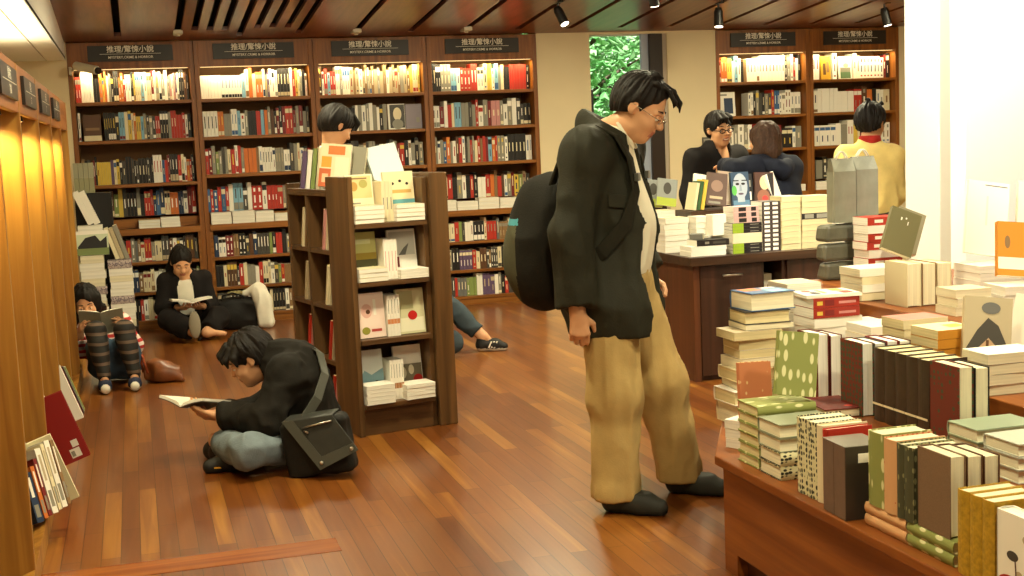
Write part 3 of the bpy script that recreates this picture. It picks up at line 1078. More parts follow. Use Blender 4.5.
def paper_bag(x, y, z, w, d, h, label, rz):
    r = empty('paper_bag', (x, y, z), math.radians(rz), label=label, cat='bag', group='standing grey paper bags')
    mb = MB()
    hb = h * .8
    g = .014
    n = 6
    rows = []
    for k in range(n + 1):
        q = k / n
        zz = hb * q
        gs = g * (.3 + .7 * q)                               # side gusset deepens towards the top
        rows.append([(0, 0, zz), (w * .5, -.003 + .005 * q, zz), (w, 0, zz), (w - gs, d / 2, zz), (w, d, zz), (0, d, zz), (gs, d / 2, zz)])
    rows.append([(.0, d / 2 - .006, h), (w / 2, d / 2 - .009, h), (w, d / 2 - .006, h), (w - .004, d / 2, h), (w, d / 2 + .006, h), (0, d / 2 + .006, h), (.004, d / 2, h)])
    k0 = len(mb.v)
    for rr in rows:
        mb.v += rr
    m = len(rows[0])
    ii = mb.mi(M_BAG)
    for k in range(len(rows) - 1):
        for q in range(m):
            e = (q + 1) % m
            mb.f.append((k * m + q, k * m + e, (k + 1) * m + e, (k + 1) * m + q))
            mb.m.append(ii)
    mb.f.append(tuple(reversed(range(m))))
    mb.m.append(ii)
    mb.f.append(tuple((len(rows) - 1) * m + q for q in range(m)))
    mb.m.append(ii)
    mb.build('bag_body', r)
    hm = mat('bag_cord', 'd9d4c0', .6)
    for s in (-.008, .008):
        mb = MB()
        pts = [(w * (.22 + .56 * t / 8), d / 2 + s, h - .004 + .035 * math.sin(PI * t / 8)) for t in range(9)]
        mb.tube(pts, .003, hm, 6)
        mb.build('handle', r, smooth=True)
    return r


paper_bag(2.985, 5.155, Z4 + .256, .105, .075, .285, 'left grey gusseted paper bag standing behind the red book stack', -3)
paper_bag(3.098, 5.16, Z4 + .256, .115, .075, .29, 'right grey gusseted paper bag standing behind the red book stack', 4)

# ------------------------------------------------------------------ dark cabinet table in the middle
root = empty('cabinet_table', (2.98, 6.73, 0), label='dark wood cabinet table with a steel door handle, piled with books', cat='table')
W, D, TZ = 1.12, 1.0, .72
mb = MB()
mb.box((0, 0, TZ - .05), (W, D, TZ), M_DARKH)
mb.build('table_top', root, bevel=.003)
mb = MB()
mb.box((.035, .045, .0), (.075, D - .04, TZ - .05), wood('cabinet_side', '4a2a16', '66391d', 2, .4))
mb.build('side_panel', root, bevel=.002)
mb = MB()
mb.box((W - .075, .045, 0), (W - .035, D - .04, TZ - .05), M_DARK)
mb.build('side_panel', root, bevel=.002)
mb = MB()
mb.box((.075, D - .06, .0), (W - .075, D - .04, TZ - .05), M_DARK)
mb.build('back_panel', root)
mb = MB()
mb.box((.075, .07, 0), (W - .075, D - .06, .06), M_DARK)
mb.build('bottom_board', root)
for a in (.46, .60):
    mb = MB()
    mb.box((a, .06, .06), (a + .025, D - .06, TZ - .05), M_DARK)
    mb.build('divider', root)
mb = MB()
mb.box((.485, .07, .45), (.60, .5, .47), M_DARKH)
mb.build('niche_shelf', root)
for a, b, hd in ((.078, .46, True), (.625, W - .078, False)):
    mb = MB()
    mb.box((a, .042, .03), (b, .062, TZ - .055), M_DARK)
    dr = mb.build('door', root, bevel=.002)
    if hd:
        mb = MB()
        c = (a + b) / 2 + .0
        mb.tube([(c - .06, .018, .605), (c + .06, .018, .605)], .006, M_STEEL, 10)
        mb.tube([(c - .05, .044, .605), (c - .05, .018, .605)], .004, M_STEEL, 8)
        mb.tube([(c + .05, .044, .605), (c + .05, .018, .605)], .004, M_STEEL, 8)
        mb.build('handle', dr, smooth=True)
mb = MB()
mb.box((.2, .42, TZ), (W - .18, .66, TZ + .235), M_DARKH)
mb.build('riser', root, bevel=.003)
stack(6, 3.085, 7.45, TZ, -90, .15, .17, .038, [BM['w'], BM['c']], '%s white book under the grey magazines on the cabinet table', rnd=random.Random(2), page=M_PAGEW)
stack(3, 3.52, 6.95, .4715, -90, .12, .09, .035, BM['c'], '%s cream book in the open niche of the dark cabinet table', rnd=rg, yj=.5, jit=.001)

CT = 'cabinet table'
stack(6, 3.065, 7.17, TZ, 180, .15, .14, .033, [BM['w'], BM['c']], '%s white book in the left-hand stack of the dark cabinet table', rnd=rg, page=M_PAGEW)
z = stack(2, 3.12, 6.86, TZ, 92, .15, .22, .027, BM['w'], '%s white book under the black spined one on the cabinet table', rnd=rg, page=M_PAGEW, yj=1)
flat(3.15, 6.86, z, 90, .14, .2, .034, BM['k'], 'black spined book on the front left of the dark cabinet table', spine=[(.1, .5, BM['d'], .3, .7), (.62, .75, BM['g'], .3, .7)], page=M_PAGEW)
flat(3.09, 6.875, z + .0355, 60, .09, .075, .03, cov('6d6a60'), 'small grey book on top of the black spined one')
stack(6, 3.185, 7.065, TZ, -90, .12, .085, .034, BM['w'], '%s white book in the narrow stack behind the black spined book', rnd=random.Random(6), page=M_PAGEW)
z = stack(3, 3.285, 7.0, TZ, -90, .13, .2, .033, BM['w'], '%s white book under the two upright white blocks', rnd=rg, page=M_PAGEW) 
for i in range(2):
    face(3.245 + .09 * i, 6.99, z, -90, 0, .085, .12, .09, BM['w'], ['left', 'right'][i] + ' thick small white book standing on the cabinet table', page=M_PAGEW)
LIME = cov('8fa82c')
z = TZ
for i in range(9):
    t = .0185
    if 3 <= i < 6:
        flat(3.365, 6.86, z, 90, .14, .185, t, BM['c'], ['lowest', 'middle', 'top'][i - 3] + ' white book between the black and lime spines', page=M_PAGEW)
    else:
        flat(3.365, 6.86, z, 90, .14, .185, t, BM['k'], '%s black and lime spined book in the %s trio' % (['lowest', 'middle', 'top'][i % 3], 'lower' if i < 3 else 'upper'), spine=[(.62, .99, LIME, 0, 1), (.1, .4, BM['g'], .4, .6)], page=M_PAGEW)
    z += t + .0008
stack(3, 3.37, 6.87, z, 90, .13, .16, .03, cov('c9a39a'), '%s pinkish book lying on the black and lime spines', rnd=rg, spine=[(.1, .3, BM['k']), (.5, .8, BM['k'])], page=M_PAGEW)
z = TZ
for i in range(11):
    flat(3.527, 6.875, z, 90, .14, .115, .0255, cov('3a2f28'), '%s dark spine with white labels in the narrow stack' % ORD[10 - i], spine=[(.12, .42, BM['w'], .2, .8), (.58, .88, BM['w'], .2, .8)], page=M_PAGEW, group='narrow stack of dark label spines')
    z += .0262
stack(9, 3.655, 6.875, TZ, -90, .14, .125, .0335, BM['c'], '%s tan page edge in the tall stack beside the dark label spines', rnd=rg, page=M_PAGEY, jit=.002, yj=.6)
for i in range(9):
    flat(3.825 + rg.uniform(-.002, .002), 6.88, TZ + .034 * i, 90 if i in (5,) else -90, .14, .195, .033, BM['k'] if i == 5 else BM['s'], '%s book in the wide stack at the right of the cabinet table' % ORD[8 - i], page=M_PAGEY, spine=[(.1, .5, BM['g']), (.6, .9, BM['g'])])
stack(4, 3.985, 6.92, TZ, -90, .13, .095, .035, BM['w'], '%s book in the small stack at the right end', rnd=rg, page=M_PAGE)

# covers propped up in the second row
ZR = TZ + .2365
face(3.075, 7.50, ZR, -96, 14, .125, .17, .012, cov('8e918c'), 'left grey magazine with a lime foot propped on the cabinet table', art=[(0, 0, 1, .3, cov('a8b53c')), ('e', .5, .65, .2, .22, BM['d'])], roll=-8, name='magazine', cat='magazine')
face(3.135, 7.43, ZR, -96, 14, .125, .17, .012, cov('8e918c'), 'right grey magazine with a lime foot propped on the cabinet table', art=[(0, 0, 1, .3, cov('a8b53c')), ('e', .5, .65, .2, .22, BM['d'])], roll=-10, name='magazine', cat='magazine')
for i, c in enumerate(('c', 'f', 'y')):
    stand(3.20 + .026 * i, 7.17, ZR, -90, .12, .165 + .008 * i, .02, BM[c], ['cream', 'dark green', 'yellow'][i] + ' spined slim book leaning beside the grey magazines', lean=11, page=M_PAGEW)
face(3.315, 7.30, ZR, -95, 18, .13, .185, .02, BM['w'], 'white book with a dark photo propped behind a brown cover', art=[(.4, .3, .95, .85, BM['d'])], roll=-12, page=M_PAGEW)
face(3.355, 7.19, ZR, -95, 14, .125, .2, .02, cov('5a4438'), 'dark brown cover propped left on the cabinet table riser', art=[(.15, .2, .8, .28, BM['s']), ('e', .5, .6, .3, .18, cov('8a6e5c')), (.1, .05, .7, .12, BM['g'])], roll=-9)
face(3.44, 7.235, ZR, -95, 14, .12, .205, .02, cov('a58f78'), 'beige cover propped between the brown cover and the blue face', art=[(.2, .1, .7, .85, cov('b7a48c'))], roll=-9)
SK = cov('a9b0b8')
face(3.515, 7.175, ZR - .0, -93, 9, .115, .215, .025, cov('31465c'), 'book with a blue-grey face and green cheek on its cover',
     art=[('e', .5, .6, .4, .36, SK), (.05, .0, .95, .2, cov('5c7f98')), (.3, .15, .7, .3, SK), ('e', .34, .66, .11, .035, BM['k']), ('e', .66, .66, .11, .035, BM['k']), ('p', [(.46, .64), (.54, .64), (.58, .46), (.42, .46)], cov('8a939c')), ('e', .5, .38, .15, .03, cov('5a4450')), ('e', .14, .48, .14, .14, cov('5cae4c')), (.1, .74, .42, .77, BM['k']), (.58, .74, .9, .77, BM['k'])])
face(3.59, 7.22, ZR, -93, 9, .06, .2, .02, BM['k'], 'black book with white labels right of the blue face', art=[(.2, .2, .8, .45, BM['w']), (.2, .6, .8, .8, BM['g'])])
face(3.675, 7.18, ZR, -93, 11, .12, .2, .022, cov('4a2f24'), 'brown cover with a pale portrait and red spot', art=[('e', .5, .68, .26, .22, cov('d9b58e')), ('e', .42, .25, .34, .22, cov('8a5a44')), ('e', .5, .2, .16, .09, cov('c03a34')), ('p', [(.55, .95), (.95, .95), (.95, .2), (.78, .3)], BM['k'])], roll=-3)
face(3.775, 7.20, ZR, -60, 14, .1, .205, .02, BM['w'], 'plain white book leaning right of the brown portrait cover', roll=12, page=M_PAGEW)
# ------------------------------------------------------------------ free-standing display stand
GX, GY, GA = .987, 6.247, .2
GR = math.degrees(GA)
root = empty('display_stand', (GX, GY, 0), GA, label='dark wood display stand with face-out books and open side shelves', cat='bookcase')


def G(u, v):
    return (GX + u * math.cos(GA) - v * math.sin(GA), GY + u * math.sin(GA) + v * math.cos(GA))


GW, GD, EC = .53, .95, .31
BASES = [.16, .48, .765, 1.05]


def gpart(name, lo, hi, m=M_STAND, bv=.003):
    mb = MB()
    mb.box(lo, hi, m)
    return mb.build(name, root, bevel=bv)


gpart('side_panel', (0, 0, 0), (.028, EC, 1.28))
gpart('side_panel', (.405, .03, 0), (.43, EC, 1.26))
gpart('side_panel', (.432, 0, 0), (GW, EC, 1.28))
gpart('back_panel', (.028, EC - .02, 0), (.405, EC, 1.24))
gpart('kick_board', (.028, .02, 0), (.405, .04, BASES[0] - .025), M_STANDH)
for z in BASES:
    gpart('shelf', (.028, -.012, z - .025), (.405, EC - .02, z), M_STANDH)
# open compartments towards the left aisle
gpart('end_panel', (0, GD - .03, 0), (GW, GD, 1.24))
gpart('core_panel', (.25, EC, 0), (.275, GD - .03, 1.2))
gpart('divider', (0, .615, 0), (.25, .64, 1.2))
gpart('outer_panel', (GW - .02, EC, 0), (GW, GD - .03, 1.2))
GS = [.05, .335, .62, .905]
for z in GS:
    gpart('side_shelf', (.004, EC, z - .022), (.25, .615, z), M_STANDH, .002)
    gpart('side_shelf', (.004, .64, z - .022), (.25, GD - .03, z), M_STANDH, .002)
gpart('top_tray', (0, EC, 1.18), (GW - .02, GD - .03, 1.2), M_STANDH)
gpart('tray_rim', (-.002, EC, 1.2), (.016, GD - .03, 1.215), M_STANDH)

RED = mat('sticker_red', 'b5201c', .4)
rs = random.Random(8)


def gface(u, v, z, *a, **k):
    x, y = G(u, v)
    return face(x, y, z, -90 + GR, 7, *a, **k)


def gstack(n, u, v, z, t, c, what, w=.12, h=.15, **k):
    x, y = G(u, v)
    return stack(n, x, y, z, -90 + GR, w, h, t, c, what, rnd=rs, jit=.0015, yj=.6, page=M_PAGEW, **k)


def gspines(n, u0, z, t, h, c, what, v=.03, **k):
    for i in range(n):
        x, y = G(u0 + i * (t + .0012), v)
        stand(x, y, z, -90 + GR, .12, h * rs.uniform(.985, 1.0), t, c, what % ['first', 'second', 'third', 'fourth', 'fifth', 'sixth'][i], page=M_PAGEW, **k)


W_, C_ = BM['w'], BM['c']
TREE = [(.05, .5, .95, .97, cov('d9c48c')), ('e', .3, .75, .14, .1, cov('b98f4a')), ('e', .65, .8, .16, .09, cov('a9a05c')), (.15, .9, .8, .93, BM['t']), (.2, .38, .5, .41, BM['g'])]
z = BASES[3]
gface(.108, .118, z, .142, .235, .02, cov('ebe0c2'), 'cream face-out book with golden trees, top shelf of the display stand', art=TREE)
gface(.318, .118, z, .16, .24, .02, cov('e2d3aa'), 'face-out book with a teal band, top shelf of the display stand', art=[(0, .2, 1, .42, cov('5f9aa5')), (.1, .29, .8, .32, W_), ('e', .3, .75, .05, .03, BM['k']), ('e', .55, .8, .05, .03, BM['k']), ('e', .78, .74, .05, .03, BM['k']), (.1, .55, .9, .62, cov('c9a05c'))])
gstack(4, .105, .045, z, .0205, C_, '%s lying book below the golden tree cover')
gstack(4, .322, .045, z, .0195, C_, '%s lying book below the teal band cover', h=.15)
gspines(3, .188, z, .0185, .2, C_, '%s cream spine from the left on the stand\'s top shelf', spine=[(.3, .6, BM['g'], .35, .65)])
z = BASES[2]
gface(.108, .118, z, .14, .235, .02, cov('c2c07c'), 'yellow-green and dark olive landscape book with a yellow round sticker', art=[(0, 0, 1, .42, cov('4c4a2c')), (0, .42, 1, .56, cov('a08a34')), ('e', .82, .2, .11, .07, mat('sticker_yellow', 'c9c02c', .4)), (.15, .2, .6, .24, BM['s']), (.2, .75, .8, .85, cov('d8d8a8'))])
gface(.318, .118, z, .15, .235, .02, cov('eeeae0'), 'white face-out book with a grey sketch and dark red stamp', art=[(.05, .45, .95, .95, cov('c9c9c0')), ('p', [(.35, .45), (.6, .45), (.75, .7), (.55, .6)], BM['z']), ('p', [(.1, .45), (.25, .45), (.3, .62), (.15, .58)], BM['g']), (.12, .2, .36, .42, cov('6e2c28'))])
gstack(3, .108, .045, z, .0205, C_, '%s lying book below the olive landscape cover')
gstack(3, .325, .045, z, .0145, W_, '%s lying book below the grey sketch cover', h=.15)
gspines(4, .184, z, .0165, .2, W_, '%s white spine on the stand\'s second shelf', spine=[(.2, .7, BM['p'], .4, .6)])
z = BASES[1]
gface(.108, .06, z, .145, .222, .02, cov('ead2c4'), 'pale pink face-out book with an olive sticker and red title', art=[('e', .35, .6, .2, .16, cov('d9ab9c')), ('e', .4, .58, .08, .05, BM['h']), ('e', .28, .16, .15, .085, cov('8f8a34')), (.48, .13, .85, .19, cov('b0453c')), (.6, .5, .7, .85, W_)])
gface(.322, .06, z, .148, .225, .02, cov('c9c49c'), 'beige-green face-out book with a red disc, third shelf', art=[(.05, .05, .95, .35, cov('e0dcc0')), ('e', .55, .4, .17, .105, RED), (.05, .55, .6, .95, cov('a9a67c'))])
gspines(4, .186, z, .0155, .205, W_, '%s white spine with an orange block on the third shelf', spine=[(.3, .42, cov('d08a5c'), 0, 1), (.55, .9, BM['g'], .4, .6)])
z = BASES[0]
gface(.105, .105, z, .142, .25, .02, cov('dfe6e6'), 'white and pale blue mountain book with a red disc', art=[('p', [(0, .35), (.3, .6), (.55, .5), (1, .62), (1, .3), (0, .25)], cov('8db4c4')), (0, .12, 1, .3, cov('b4ccd0')), ('e', .8, .2, .17, .095, RED), ('e', .72, .33, .08, .05, BM['h']), (.1, .8, .15, .95, BM['l'])])
gface(.318, .118, z, .15, .25, .02, cov('f0ece2'), 'white face-out book with a group photo and red disc', art=[(.05, .25, .98, .62, cov('77705c')), ('e', .3, .45, .12, .12, cov('c9c0a8')), ('e', .6, .5, .1, .1, cov('d8d0bc')), ('e', .82, .3, .17, .095, RED)])
gstack(5, .108, .03, z, .0178, W_, '%s white lying book below the pale blue mountain cover')
gstack(4, .322, .03, z, .0178, W_, '%s white lying book below the group photo cover', h=.155)
gspines(5, .184, z, .0135, .2, W_, '%s white spine with a brown block on the lowest shelf', spine=[(.28, .42, cov('b07a50'), 0, 1), (.55, .9, BM['g'], .4, .6)])

# books leaning in the side compartments
for j, z in enumerate(GS):
    lv = ['lowest', 'third', 'second', 'top'][j]
    for q, (v0, nm) in enumerate(((EC + .115, 'nearer'), (.755, 'farther'))):
        for i in range(2):
            x, y = G(.006 + .01 * i, v0 - .022 * i)
            c = ('s', 'c', 't', 's', 'c', 's', 'p', 'c')[(j * 2 + q + i * 3) % 8]
            if j == 0 or (j == 1 and i == 0):
                c = 'rp'[i]
            stand(x, y, z, 180 + GR, .15, .215 - .02 * i, .018, BM[c], '%s leaning book in the %s %s side compartment of the stand' % (['outer', 'inner'][i], nm, lv), lean=16, page=M_PAGEY)

# things on the tray
zt = 1.2
for i, c in enumerate(('v', 'w', 'e', 'c', 'w')):
    x, y = G(.03 + .028 * i, .79)
    stand(x, y, zt, -95, .14, .21 + .006 * i, .022, BM[c], ['lilac', 'first white', 'green', 'cream', 'last white'][i] + ' magazine in the leaning bunch on top of the stand', lean=8, page=M_PAGEW, name='magazine', cat='magazine')
x, y = G(.105, .47)
face(x, y, zt, -112, 10, .16, .225, .022, cov('e8d8b0'), 'big magazine with orange and red pictures on the stand top', art=[(.0, .0, .38, .42, cov('c9663c')), (.05, .45, .38, .7, cov('dca03c')), (.25, .75, .8, .95, cov('d07a3c')), (.5, .1, .95, .7, cov('eadfc0')), (.1, .1, .3, .3, cov('e0b48c'))], roll=-6, page=M_PAGEW, name='magazine', cat='magazine')
x, y = G(.20, .50)
face(x, y, zt, -112, 12, .15, .205, .03, cov('8f8a76'), 'grey book right behind the orange magazine', roll=-8)
x, y = G(.30, .42)
face(x, y, zt, -75, 50, .2, .17, .02, cov('6f6a52'), 'dark olive book lying tilted on the stand top', art=[(.06, .1, .94, .9, cov('8d8868'))])
x, y = G(.28, .62)
face(x, y, zt, -85, 60, .21, .2, .02, cov('e8e4d8'), 'white book lying tilted behind the olive one', roll=14, page=M_PAGEW)
x, y = G(.415, .44)
face(x, y, zt, -86, 22, .17, .235, .025, cov('d3dee0'), 'large pale blue-white book standing tilted on the stand top', art=[(.05, .05, .95, .95, cov('dfe6e4'))], roll=10, page=M_PAGEW)

# ------------------------------------------------------------------ book pile on a black plinth in the far left corner
root = empty('display_plinth', (-.435, 10.24, 0), label='black plinth and rack under the book pile in the far left corner', cat='display rack')
mb = MB()
mb.box((0, 0, 0), (.40, .46, .13), M_BLKMET)
mb.build('base', root, bevel=.004)
mb = MB()
mb.box((.0, .27, .13), (.27, .46, 1.15), M_BLKMET)
mb.build('back_tower', root, bevel=.004)
rp = random.Random(4)
PUR = motif('cover_purple_pattern', 'b8a8a0', '3c2c50', 60, 60, .42)
for q, (x, nm, n) in enumerate(((-.335, 'left', 10), (-.135, 'right', 9))):
    z = .131
    for i in range(n):
        t = rp.uniform(.045, .062)
        spn = (i * 3 + q) % 5 == 0
        flat(x + rp.uniform(-.006, .006), 10.355, z, 90 if spn else -90, .16, .175 + rp.uniform(-.01, .01), t, PUR if spn else W_ if i % 2 else C_, '%s book in the %s column of the far corner pile' % (ORD[n - 1 - i], nm), page=M_PAGEW if i % 3 else M_PAGE, hard=bool(spn))
        z += t + .001
    if q == 0:
        zl = z
    else:
        zr = z
face(-.325, 10.315, zl, -90, 8, .235, .185, .02, cov('c9d0b0'), 'landscape photo book with dark hills on the far corner pile', art=[('p', [(.05, .35), (.3, .72), (.6, .8), (.75, .55), (.95, .75), (.95, .2), (.05, .2)], BM['k']), (0, 0, 1, .28, cov('74824c')), (0, .85, 1, 1, W_)])
z = zl
for i in range(4):
    flat(-.335, 10.425, z, -90, .13, .18, .055, W_, '%s white book in the stack behind the landscape book' % ORD[3 - i], page=M_PAGEW)
    z += .056
for i in range(2):
    stand(-.345 + .046 * i, 10.36, z, -90, .13, .27, .042, W_, ['left', 'right'][i] + ' white book leaning left on top of the far corner pile', lean=-22, page=M_PAGEW)
for i, (c, l, hh) in enumerate((('c', 'cream', .25), ('s', 'tan', .25), ('g', 'grey', .27))):
    stand(-.165 + .036 * i, 10.34, zr, -90, .13, hh, .03, BM[c], l + ' book leaning left on the right column of the corner pile', lean=-17, page=M_PAGE)
for k in range(2):
    for i in range(4):
        stand(-.43 + .037 * i, 10.53, 1.151 + .0 + (.0 if k == 0 else 0), -90, .12, .115, .035, cov('8d8a68'), '%s grey green book in the lower row on the corner rack' % ['first', 'second', 'third', 'fourth'][i], page=M_PAGE) if k == 0 else \
            stand(-.43 + .037 * i, 10.53, 1.267, -90, .12, .115, .035, cov('98957a'), '%s grey green book in the upper row on the corner rack' % ['first', 'second', 'third', 'fourth'][i], page=M_PAGE)

# ------------------------------------------------------------------ books in the sloped troughs of the left wall
def trough(y, w, h, t, c, label, tilt=19, rev=False, x=-.385, yaw=0, dz=0, **k):
    a, q = math.radians(tilt), math.radians(yaw)
    d = Vector((math.cos(q), math.sin(q), 0))
    ey = -d * math.sin(a) + Vector((0, 0, math.cos(a)))
    ex = -d * math.cos(a) - Vector((0, 0, math.sin(a)))
    o = Vector((x, y, .089 + dz + (x - LX) * math.tan(a)))
    if rev:
        o = o + ex * w + Vector((0, t, 0))
        ex = -ex
    return book(axes(o, ex, ey), w, h, t, c, label, zfree=True, **k)


STK = mat('label_white', 'e6dfd0', .5)
u = 0
for c, t, h, l in (('n', .03, .19, 'navy spined book nearest the viewer in the foot trough'), ('o', .016, .2, 'orange spined book next to the navy one'), ('m', .014, .22, 'dark red slim book in the nearest foot trough'),
                   ('w', .024, .25, 'first white spined book in the nearest foot trough'), ('c', .014, .255, 'cream slim book between two white spined books'), ('w', .022, .26, 'second white spined book in the nearest foot trough'), ('t', .014, .25, 'tan slim book beside the white spines')):
    trough(4.97 + u * .64, .11, h, t, BM[c], l, x=-.425 + u * .77, yaw=-50, dz=.02, page=M_PAGEW, spine=[(.1, .35, BM['g'], .2, .8), (.5, .9, BM['w' if c not in 'wc' else 's'], .3, .7)])
    u += t + .003
trough(5.185, .12, .27, .022, cov('d8d0a8'), 'picture book with a blue figure in the nearest foot trough', rev=True, art=[(.5, .35, .75, .7, BM['b']), (.6, .2, .8, .35, BM['b']), (.3, .6, .6, .9, BM['e'])], x=-.285)
trough(5.25, .13, .31, .022, BM['w'], 'thin white book behind the picture book', page=M_PAGEW)
trough(5.87, .19, .31, .03, cov('8c1c18'), 'large red volume with two white labels leaning at the floor', rev=True, x=-.262, art=[(.62, .05, .85, .18, STK), (.72, .2, .87, .3, STK), (.64, .07, .72, .15, BM['g'])], hard=True, page=M_PAGEW)
for i, (c, t) in enumerate((('w', .02), ('k', .022), ('d', .02), ('f', .024))):
    trough(5.925 + .03 * i, .16, .31 - .015 * i, t, BM[c], ['white', 'black', 'dark grey', 'dark green'][i] + ' slim volume right behind the large red volume', hard=True, page=M_PAGEW, x=-.34)
for i, (c, t, l) in enumerate((('w', .03, 'white'), ('m', .02, 'dark red'), ('k', .02, 'black'), ('g', .02, 'grey'), ('e', .03, 'pale green'))):
    trough(6.86 + .05 * i, .17, .29 - .01 * i, t, BM[c], l + ' volume in the foot trough near the girl\'s shoes', hard=(i == 1), page=M_PAGEW, x=-.325, rev=i in (1,))
# ------------------------------------------------------------------ smooth bodies: distance fields meshed by surface nets
V = lambda *a: np.array(a, float)
_lat = np.random.RandomState(7).rand(32, 32, 32).astype(np.float32)


def vnoise(x, y, z):
    x, y, z = np.broadcast_arrays(x, y, z)
    i = [np.floor(q).astype(np.int32) for q in (x, y, z)]
    f = [(q - j).astype(np.float32) for q, j in zip((x, y, z), i)]
    f = [q * q * (3 - 2 * q) for q in f]
    out = 0
    for a in (0, 1):
        for b in (0, 1):
            for c in (0, 1):
                w = (f[0] if a else 1 - f[0]) * (f[1] if b else 1 - f[1]) * (f[2] if c else 1 - f[2])
                out = out + w * _lat[(i[0] + a) & 31, (i[1] + b) & 31, (i[2] + c) & 31]
    return out


def rotm(pitch=0, yaw=0, roll=0):
    """Head frame: x forward, y left, z up; pitch bows the head, yaw turns left, roll tips to the right (degrees)."""
    p, y, r = (math.radians(q) for q in (pitch, yaw, roll))
    Rp = np.array([[math.cos(p), 0, math.sin(p)], [0, 1, 0], [-math.sin(p), 0, math.cos(p)]])
    Ry = np.array([[math.cos(y), -math.sin(y), 0], [math.sin(y), math.cos(y), 0], [0, 0, 1]])
    Rr = np.array([[1, 0, 0], [0, math.cos(r), -math.sin(r)], [0, math.sin(r), math.cos(r)]])
    return Ry @ Rp @ Rr


